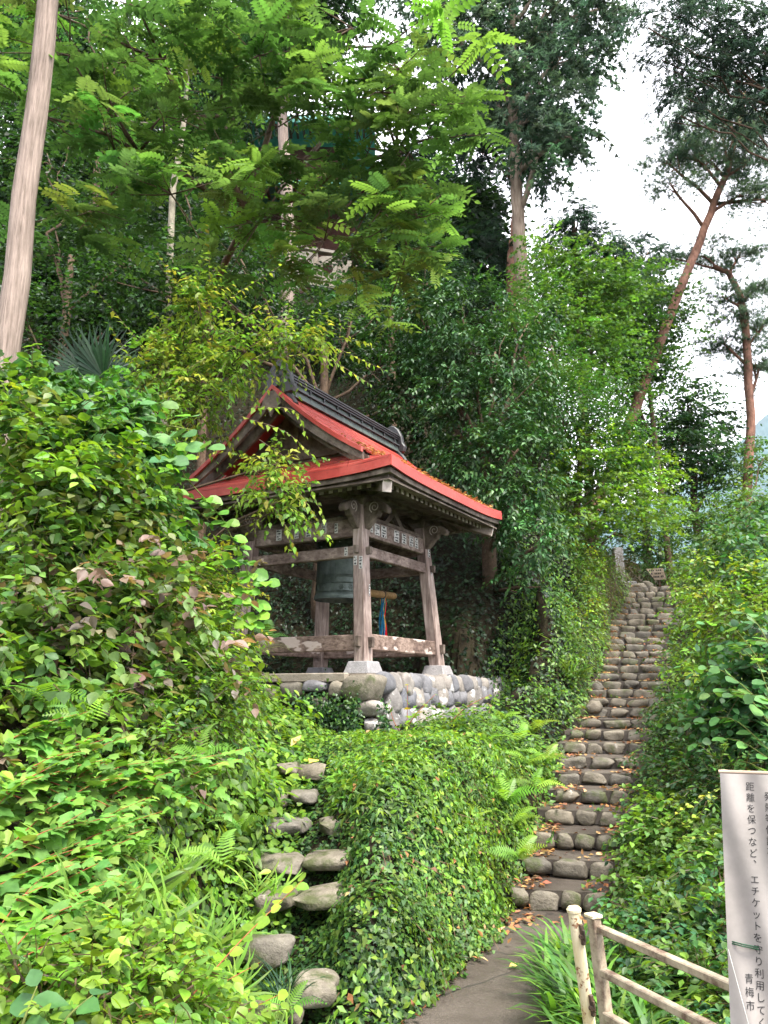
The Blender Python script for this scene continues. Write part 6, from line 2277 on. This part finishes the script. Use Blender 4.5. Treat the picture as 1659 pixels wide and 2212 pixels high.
# fan palm in the shade behind the kudzu
pal_b = ground(-3.9, 9.6)
palm = tag(empty('fan_palm', pal_b), 'dark fan palm half hidden behind the kudzu on the left', 'palm')
pc_ = at(215, 850, 9.2)
m = MB()
m.tube([pal_b - UP * .2, (pal_b + pc_) / 2, pc_], [.10, .09, .08], 10, wob=.1)
m.build('trunk', M['twig'], palm)
for (x, y, d, s, c) in [(165, 760, 9.1, .72, (.022, .06, .028)), (235, 770, 9.0, .75, (.028, .075, .032)), (275, 830, 9.0, .62, (.03, .08, .032)), (120, 790, 9.3, .6, (.03, .08, .035)), (210, 850, 8.9, .6, (.03, .08, .032)), (300, 880, 8.8, .55, (.30, .20, .10)), (80, 800, 9.4, .55, (.035, .09, .04))]:
    q = at(x, y, d)
    hub = pc_ + (q - pc_) * .45
    L = Leaves()
    fdir = nrm(q - hub + 1e-3)
    sd_ = nrm(np.cross(fdir, np.array([0, -1.0, .3])))
    n = 26
    th = np.linspace(-1.75, 1.75, n)
    D = fdir[None] * np.cos(th)[:, None] + sd_[None] * np.sin(th)[:, None] + np.array([0, -.15, 0])
    L.emit(T_([(-.012, 0, 0), (.012, 0, 0), (.022, .5, .01), (-.022, .5, .01), (0, 1, -.12)], [(0, 1, 2), (0, 2, 3), (3, 2, 4)]), np.repeat(hub[None], n, 0), D, np.array([0, -1, .4]) + rng.normal(size=(n, 3)) * .2, s * rng.uniform(.85, 1.05, n), palette(n, [c], .12), 1.3)
    L.ribbon(pc_[None], hub[None], .012, (.06, .09, .03))
    L.build('frond', M['leaf_gloss'], palm)

# ------------------------------------------------------------------ ferns: each frond a part


def fern(x, y, d, s, n, pal, label, group='ferns on the ivy bank', name='fern', p=None, face=None):
    c = at(x, y, d) if p is None else p
    o = tag(empty(name, c), label, 'fern', group)
    for i in range(n):
        th = 2 * math.pi * i / n + random.uniform(-.4, .4)
        f = np.array([math.cos(th), math.sin(th) * .8 - .35, random.uniform(.1, .6)])
        L = Leaves()
        L.emit(FROND, np.zeros((1, 3)), f[None], (UP + np.array([0, -.5, 0]) + rng.normal(size=3) * .3)[None], s * random.uniform(.7, 1.15), palette(1, pal, .14))
        attach_at(L.build('frond', M['leaf'], None), o, c)
    return o


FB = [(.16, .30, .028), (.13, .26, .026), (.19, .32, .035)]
for x, y, d, s, n, lab in [(1010, 1790, 7.0, .34, 6, 'large lime fern in the middle of the ivy bank, lowest of the bank ferns'), (985, 1750, 7.1, .28, 5, 'lime fern on the ivy bank just above the lowest one'), (1095, 1730, 7.6, .34, 6, 'yellow green fern on the bank edge beside the fifth stone stair'), (1060, 1700, 7.9, .32, 5, 'lime fern between the bank edge and the rubble below the terrace'),
                                     (1140, 1650, 8.3, .34, 6, 'bright fern leaning over the stairs at their eighth row'), (1120, 1600, 9.0, .34, 6, 'bright fern on the bank below the end of the cobble wall'), (1085, 1560, 9.9, .34, 6, 'fern growing at the foot of the far end of the cobble wall'), (1155, 1700, 7.9, .30, 5, 'small bright fern right at the edge of the seventh stair'),
                                     (1040, 1610, 9.0, .28, 5, 'fern over the bare rubble stones under the cobble wall'), (1110, 1780, 7.2, .30, 5, 'fern hanging over the fourth stair from the ivy bank'), (1150, 1580, 10, .36, 6, 'fern below the low rubble wall near the stairs'), (1180, 1640, 9.0, .30, 5, 'fern touching the stair stones where the stairs bend'),
                                     (1120, 1850, 6.7, .26, 5, 'small fern at the ivy edge beside the second stair'), (1060, 1580, 10, .30, 5, 'fern sprouting beside the rust brown cobbles at the wall foot'), (1030, 1680, 8.0, .26, 5, 'small fern among the ivy under the rubble stones')]:
    fern(x, y, d, s, n, FB, lab)
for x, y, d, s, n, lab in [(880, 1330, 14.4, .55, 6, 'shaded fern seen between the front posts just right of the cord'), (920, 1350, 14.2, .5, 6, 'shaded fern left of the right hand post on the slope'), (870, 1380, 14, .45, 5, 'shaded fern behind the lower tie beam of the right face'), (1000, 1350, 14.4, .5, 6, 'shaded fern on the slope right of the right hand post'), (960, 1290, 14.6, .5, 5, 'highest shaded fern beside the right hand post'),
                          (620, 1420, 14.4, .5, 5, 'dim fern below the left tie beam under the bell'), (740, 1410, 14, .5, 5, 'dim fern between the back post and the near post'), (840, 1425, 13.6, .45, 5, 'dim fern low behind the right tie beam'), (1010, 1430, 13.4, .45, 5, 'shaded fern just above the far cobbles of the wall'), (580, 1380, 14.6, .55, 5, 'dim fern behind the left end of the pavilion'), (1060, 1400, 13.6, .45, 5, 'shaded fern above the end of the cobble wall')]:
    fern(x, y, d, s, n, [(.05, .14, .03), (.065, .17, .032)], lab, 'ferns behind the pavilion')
for x, y, d, s, n, lab in [(480, 1870, 3.9, .24, 5, 'fern beside the lime grass in the middle of the lower left bank'), (190, 1560, 4.4, .3, 5, 'fern above the red stemmed bramble on the left bank'), (100, 1520, 4.5, .3, 5, 'fern at the left edge just below the purple tinged shrub'), (430, 1640, 4.7, .28, 5, 'fern near the tip of the longest red bramble stem'),
                          (620, 2190, 4.2, .18, 5, 'tiny fern between the lowest boulder steps'), (300, 1840, 3.8, .26, 5, 'fern under the red bramble stems'), (520, 1790, 4.8, .22, 5, 'small fern near the edge of the boulder steps')]:
    fern(x, y, d, s, n, [(.10, .23, .035), (.13, .26, .03)], lab, 'ferns on the left bank')

# ------------------------------------------------------------------ grass clumps


def grass(p, s, n, pal, label, group, spread=.10, name='grass_clump', width=1.0, up=.9, bend=None):
    p = np.asarray(p, float)
    o = tag(empty(name, p), label, 'grass', group)
    th = rng.uniform(0, 6.283, n)
    out = rng.uniform(.25, 1.0, n)
    D = np.stack([np.cos(th) * out, np.sin(th) * out, np.full(n, up)], 1)
    if bend is not None:
        D = D + np.asarray(bend)
    base = np.zeros((n, 3))
    base[:, :2] = rng.normal(size=(n, 2)) * spread
    # the blade bends towards its flat side: keep the normal facing outwards and up
    Nn = np.stack([-np.cos(th), -np.sin(th), np.full(n, 1.0)], 1) * -1 + UP * 1.6
    L = Leaves()
    L.emit(BLADE, base, D, Nn, s * rng.uniform(.55, 1.15, n), palette(n, pal, .2), width)
    attach_at(L.build('blades', M['leaf'], None), o, p)
    return o


GR = [(.060, .155, .026), (.080, .195, .030), (.045, .12, .022), (.12, .24, .032)]
for i, (x, y, s, n) in enumerate([(1.02, 4.85, .30, 60), (1.16, 5.25, .28, 60), (1.02, 4.35, .32, 60), (1.22, 4.85, .30, 60), (1.12, 4.5, .32, 60), (1.0, 3.85, .32, 60), (1.12, 4.1, .32, 60), (1.06, 3.6, .32, 60), (.99, 3.45, .30, 50), (1.18, 3.8, .32, 60), (1.22, 3.4, .30, 50), (1.08, 3.2, .30, 50), (1.28, 4.25, .30, 50), (1.36, 5.1, .26, 50)]):
    grass(np.array([x, y, -.02]), s * 1.3, int(n * 1.7), GR, 'clump of strappy green grass around the fence and pipe posts', 'grass clumps by the fence', .06, width=1.5, up=1.75)
for i, (x, y, d, s, n) in enumerate([(610, 2120, 4.4, .25, 90)]):
    grass(at(x, y, d) - UP * .1, s, n, [(.022, .070, .030), (.035, .095, .036)], 'dark dwarf lilyturf tuft in front of the lowest boulder step', None, .03, 'lilyturf', .7)
for i, (x, y, d, s, n) in enumerate([(190, 1850, 3.9, .46, 34), (270, 1900, 3.7, .46, 36), (330, 1980, 3.5, .42, 34), (230, 2000, 3.3, .40, 28), (460, 2000, 3.7, .40, 26), (350, 1870, 3.9, .44, 30), (480, 2120, 3.4, .40, 28), (560, 1890, 4.4, .30, 22), (150, 1960, 3.3, .40, 24), (600, 2215, 3.6, .36, 26)]):
    grass(at(x, y, d) - UP * .10, s * .68, n, [(.13, .26, .028), (.10, .22, .026), (.17, .29, .035)], 'arching lime grass tuft ' + ['below the longest bramble stems, highest of its kind', 'in the middle of the lower bank, broadest of its kind', 'right below the broadest grass tuft', 'among the bramble stems', 'beside the second boulder step', 'next to a fern under the bramble', 'above the round leaved shoots', 'nearest the upper boulder steps', 'at the left among bramble leaves', 'beside the lowest boulder step'][i], 'arching grass on the left bank', .06, width=1.25, up=.75, bend=(.55, -.3, 0))
for x, y, d, s, n, lab in [(540, 1390, 7.2, .34, 50, 'fine pale grass beside the left post of the pavilion'), (400, 1520, 5.8, .36, 40, 'fine drooping grass hanging in the middle of the left bank'), (1215, 1420, 12.4, .7, 60, 'long fine grass weeping down left of the middle stairs'), (1190, 1400, 12.8, .7, 60, 'long fine grass above the low rubble wall'), (1235, 1450, 11.8, .6, 50, 'fine grass hanging closest to the middle stairs'), (880, 1870, 6.9, .40, 12, 'few long thin grass blades hanging in the ivy bank')]:
    grass(at(x, y, d) - UP * .1, s, n, [(.14, .26, .045), (.10, .21, .04)], lab, 'fine grass tufts', .05, width=.7, up=.6)
for i, (x, y, d, s, n) in enumerate([(1180, 1812, 7.55, .12, 12), (1290, 1745, 8.2, .10, 10), (1310, 1818, 7.6, .09, 8), (1340, 1930, 6.75, .12, 12)]):
    grass(at(x, y, d) - UP * .03, s, n, [(.08, .21, .04), (.11, .25, .04)], ['little rosette weed on the fourth stair row at its left', 'little weed on the fifth stair row', 'tiny weed on the right half of the fourth stair', 'little weed on the second stair at its right end'][i], 'weeds on the stairs', .02, 'rosette_weed', 3.2, .5)

# small maple seedling in front of the corner of the terrace wall
arch_bush('wall_sapling', 'lobed leaf sapling climbing in front of the terrace wall corner', at(880, 1600, 9.0), [[(870, 1610, 9.0), (880, 1560, 8.95), (880, 1480, 8.95)], [(880, 1570, 8.95), (900, 1540, 8.9), (940, 1500, 8.9)], [(870, 1590, 9), (850, 1560, 8.9), (840, 1520, 8.9)], [(875, 1600, 9), (910, 1590, 8.9), (930, 1575, 8.85)], [(880, 1580, 9), (860, 1600, 8.9), (850, 1620, 8.85)], [(930, 1610, 9.4), (1000, 1530, 9.4), (1060, 1500, 9.5)]], MAPLE, .105, LIME + [(.30, .22, .03)], 13, 'twig_red', hang=.3)

# ------------------------------------------------------------------ shrubs right of the stairs
bush('knotweed_shrub', 'large leaved dark green shrub right of the lower stairs', [B(1650, 1400, 7.3, 60, 50), B(1600, 1480, 7.4, 55, 50), B(1650, 1500, 7.0, 60, 70), B(1620, 1570, 7.1, 60, 50), B(1560, 1550, 7.5, 50, 40), B(1660, 1590, 6.8, 60, 50), B(1590, 1630, 7.1, 60, 40)], ROUNDL, .11, 330, [(.040, .12, .040), (.055, .15, .046), (.032, .10, .034)], nl=7, length=.36, flatten=.17, hang=.35, base=(3.1, 7.0), width=.8)
arch_bush('knotweed_shrub', 'arching knotweed stems with paired large pale leaves reaching towards the stairs', (2.9, 6.4, gz_(2.9, 6.4)),
          [[(1690, 1500, 6.6), (1580, 1340, 6.8), (1490, 1350, 7.2)], [(1690, 1560, 6.5), (1560, 1440, 6.8), (1470, 1440, 7.3)], [(1690, 1600, 6.4), (1600, 1480, 6.6), (1500, 1510, 7.0)], [(1690, 1650, 6.3), (1580, 1540, 6.6), (1465, 1570, 7.2)], [(1690, 1660, 6.2), (1590, 1590, 6.4), (1490, 1610, 6.9)],
           [(1690, 1450, 6.6), (1630, 1330, 6.8), (1560, 1310, 7.1)], [(1690, 1600, 6.2), (1640, 1430, 6.4), (1600, 1400, 6.5)], [(1690, 1690, 6.1), (1610, 1640, 6.3), (1530, 1660, 6.6)], [(1690, 1540, 6.2), (1650, 1500, 6.3), (1560, 1500, 6.6)], [(1690, 1400, 6.8), (1640, 1380, 6.9), (1540, 1400, 7.2)]],
          ROUNDL, .125, [(.10, .24, .065), (.13, .28, .075), (.08, .20, .06), (.06, .16, .05)], 13, 'twig_green', hang=.25)
bush('hydrangea_shrub', 'lime green leafy shrub beside the upper stairs on the right', [B(1540, 1300, 10.5, 60, 46), B(1600, 1280, 10, 70, 50), B(1650, 1310, 9.6, 50, 50), B(1570, 1360, 9.6, 60, 46), B(1520, 1370, 10.6, 36, 46), B(1640, 1360, 9, 60, 50), B(1525, 1280, 12, 36, 34), B(1570, 1240, 11.5, 70, 36), B(1500, 1440, 10.4, 32, 44), B(1530, 1450, 9.6, 46, 46)], OVAL, .10, 1000, LIME + LIME + YELL[:1] + MID, nl=8, length=.34, base=(4.6, 10.0), clump=(6, .16))
bush('hydrangea_shrub', 'grey green leafy shrub with drooping leaves at the right edge', [B(1620, 1200, 11, 70, 60), B(1650, 1260, 10, 50, 50), B(1580, 1190, 12, 60, 40), B(1650, 1130, 12, 40, 50)], LANCE, .14, 420, BLUE + MID[:2], nl=8, length=.45, hang=.6, width=1.7)
bush('boxleaf_shrub', 'shadowed small leaved shrub to the right of the middle stairs', [B(1455, 1620, 8.4, 50, 50), B(1490, 1680, 7.6, 70, 60), B(1430, 1690, 8.3, 36, 50), B(1530, 1720, 7.0, 80, 70), B(1480, 1560, 8.4, 44, 50), B(1590, 1700, 6.4, 80, 50), B(1455, 1530, 9.4, 30, 40)], OVAL, .070, 1000, DEEP + MID[:2], nl=9, length=.3, base=(3.0, 7.6))
bush('bindweed_patch', 'bright creeper with heart shaped leaves over the stair edge stones', [B(1420, 1760, 7.5, 50, 40), B(1450, 1830, 6.6, 70, 50), B(1480, 1780, 6.8, 60, 50), B(1510, 1840, 6.2, 70, 60), B(1400, 1860, 6.7, 40, 40), B(1430, 1930, 6.1, 60, 50), B(1500, 1930, 5.8, 80, 50)], HEART, .062, 850, LIME[:2] + MID, nl=8, length=.28, base=(2.35, 6.4))
bush('nettle_patch', 'thicket of pointed green leaves behind the metal fence', [B(1400, 2010, 5.2, 60, 50), B(1480, 2030, 4.9, 80, 50), B(1450, 2120, 4.6, 90, 50), B(1380, 2110, 4.8, 60, 60), B(1520, 2130, 4.4, 70, 60), B(1560, 1990, 5.0, 70, 60), B(1500, 2190, 4.2, 80, 40), B(1400, 2190, 4.4, 60, 40), B(1560, 1900, 5.4, 60, 60)], OVN, .070, 900, MID + BLUE + LIME[:1], nl=8, length=.26, width=1.2, base=(1.9, 4.8))
arch_bush('trailing_vine', 'yellow green vine tendril reaching towards the banner corner', at(1440, 1760, 6.4), [[(1430, 1790, 6.4), (1480, 1740, 6.0), (1560, 1700, 5.6)], [(1450, 1800, 6.3), (1510, 1760, 5.9), (1545, 1720, 5.6)], [(1440, 1810, 6.2), (1520, 1810, 5.8), (1550, 1800, 5.6)]], HEART, .055, YELL + LIME[:1], 22, 'twig_green')
bush('roadside_shrub', 'rounded green shrub at the head of the stairs on the right', [B(1480, 1230, 17, 40, 26), B(1510, 1250, 15, 50, 30), B(1540, 1240, 15, 40, 24)], OVAL, .10, 260, MID, nl=8)
bush('hedge_shrub', 'dark low shrub behind the notice board', [B(1400, 1240, 21.5, 60, 22), B(1450, 1245, 21.5, 60, 22), B(1360, 1230, 21.5, 40, 24)], OVAL, .10, 260, DEEP + MID[:1], nl=8)
# overhanging greenery along the left of the stairs
bush('stairside_shrub', 'bright weeping shrub hanging over the left side of the upper stairs', [B(1290, 1230, 15.6, 60, 40), B(1270, 1290, 14.6, 50, 50), B(1320, 1200, 17, 50, 30), B(1330, 1260, 17.5, 36, 24), B(1250, 1350, 13.8, 44, 50), B(1290, 1350, 14.6, 30, 36), B(1230, 1220, 15, 50, 40)], OVAL, .085, 1000, LIME[:2] + MID + YELL[:1], nl=9, length=.5, droop=.7)
bush('stairside_shrub', 'leafy green shrub on the bank left of the middle stairs', [B(1210, 1400, 12.8, 40, 50), B(1225, 1470, 11.8, 36, 50), B(1190, 1470, 12.2, 40, 40), B(1170, 1540, 11, 40, 40), B(1215, 1530, 11.2, 26, 36), B(1180, 1340, 13.4, 50, 50)], OVAL, .075, 750, MID + BLUE[:1], nl=9, length=.4, droop=.6)

# ------------------------------------------------------------------ damp summer air
hz = MB()
hz.box((880, 1390, 390), (1, 0, 0), (0, 1, 0), (0, 0, 1), 3700, 3500, 1060)
m_, n_, l_ = mat_new('thin haze')
vo_ = n_.new('ShaderNodeVolumePrincipled')
vo_.inputs['Color'].default_value = (0.80, 0.88, 1.0, 1)
vo_.inputs['Density'].default_value = 0.00010
ou_ = n_.new('ShaderNodeOutputMaterial')
l_.new(vo_.outputs[0], ou_.inputs['Volume'])
tag(hz.build('haze', m_), 'thin bluish haze that fades the far mountain', kind='stuff')
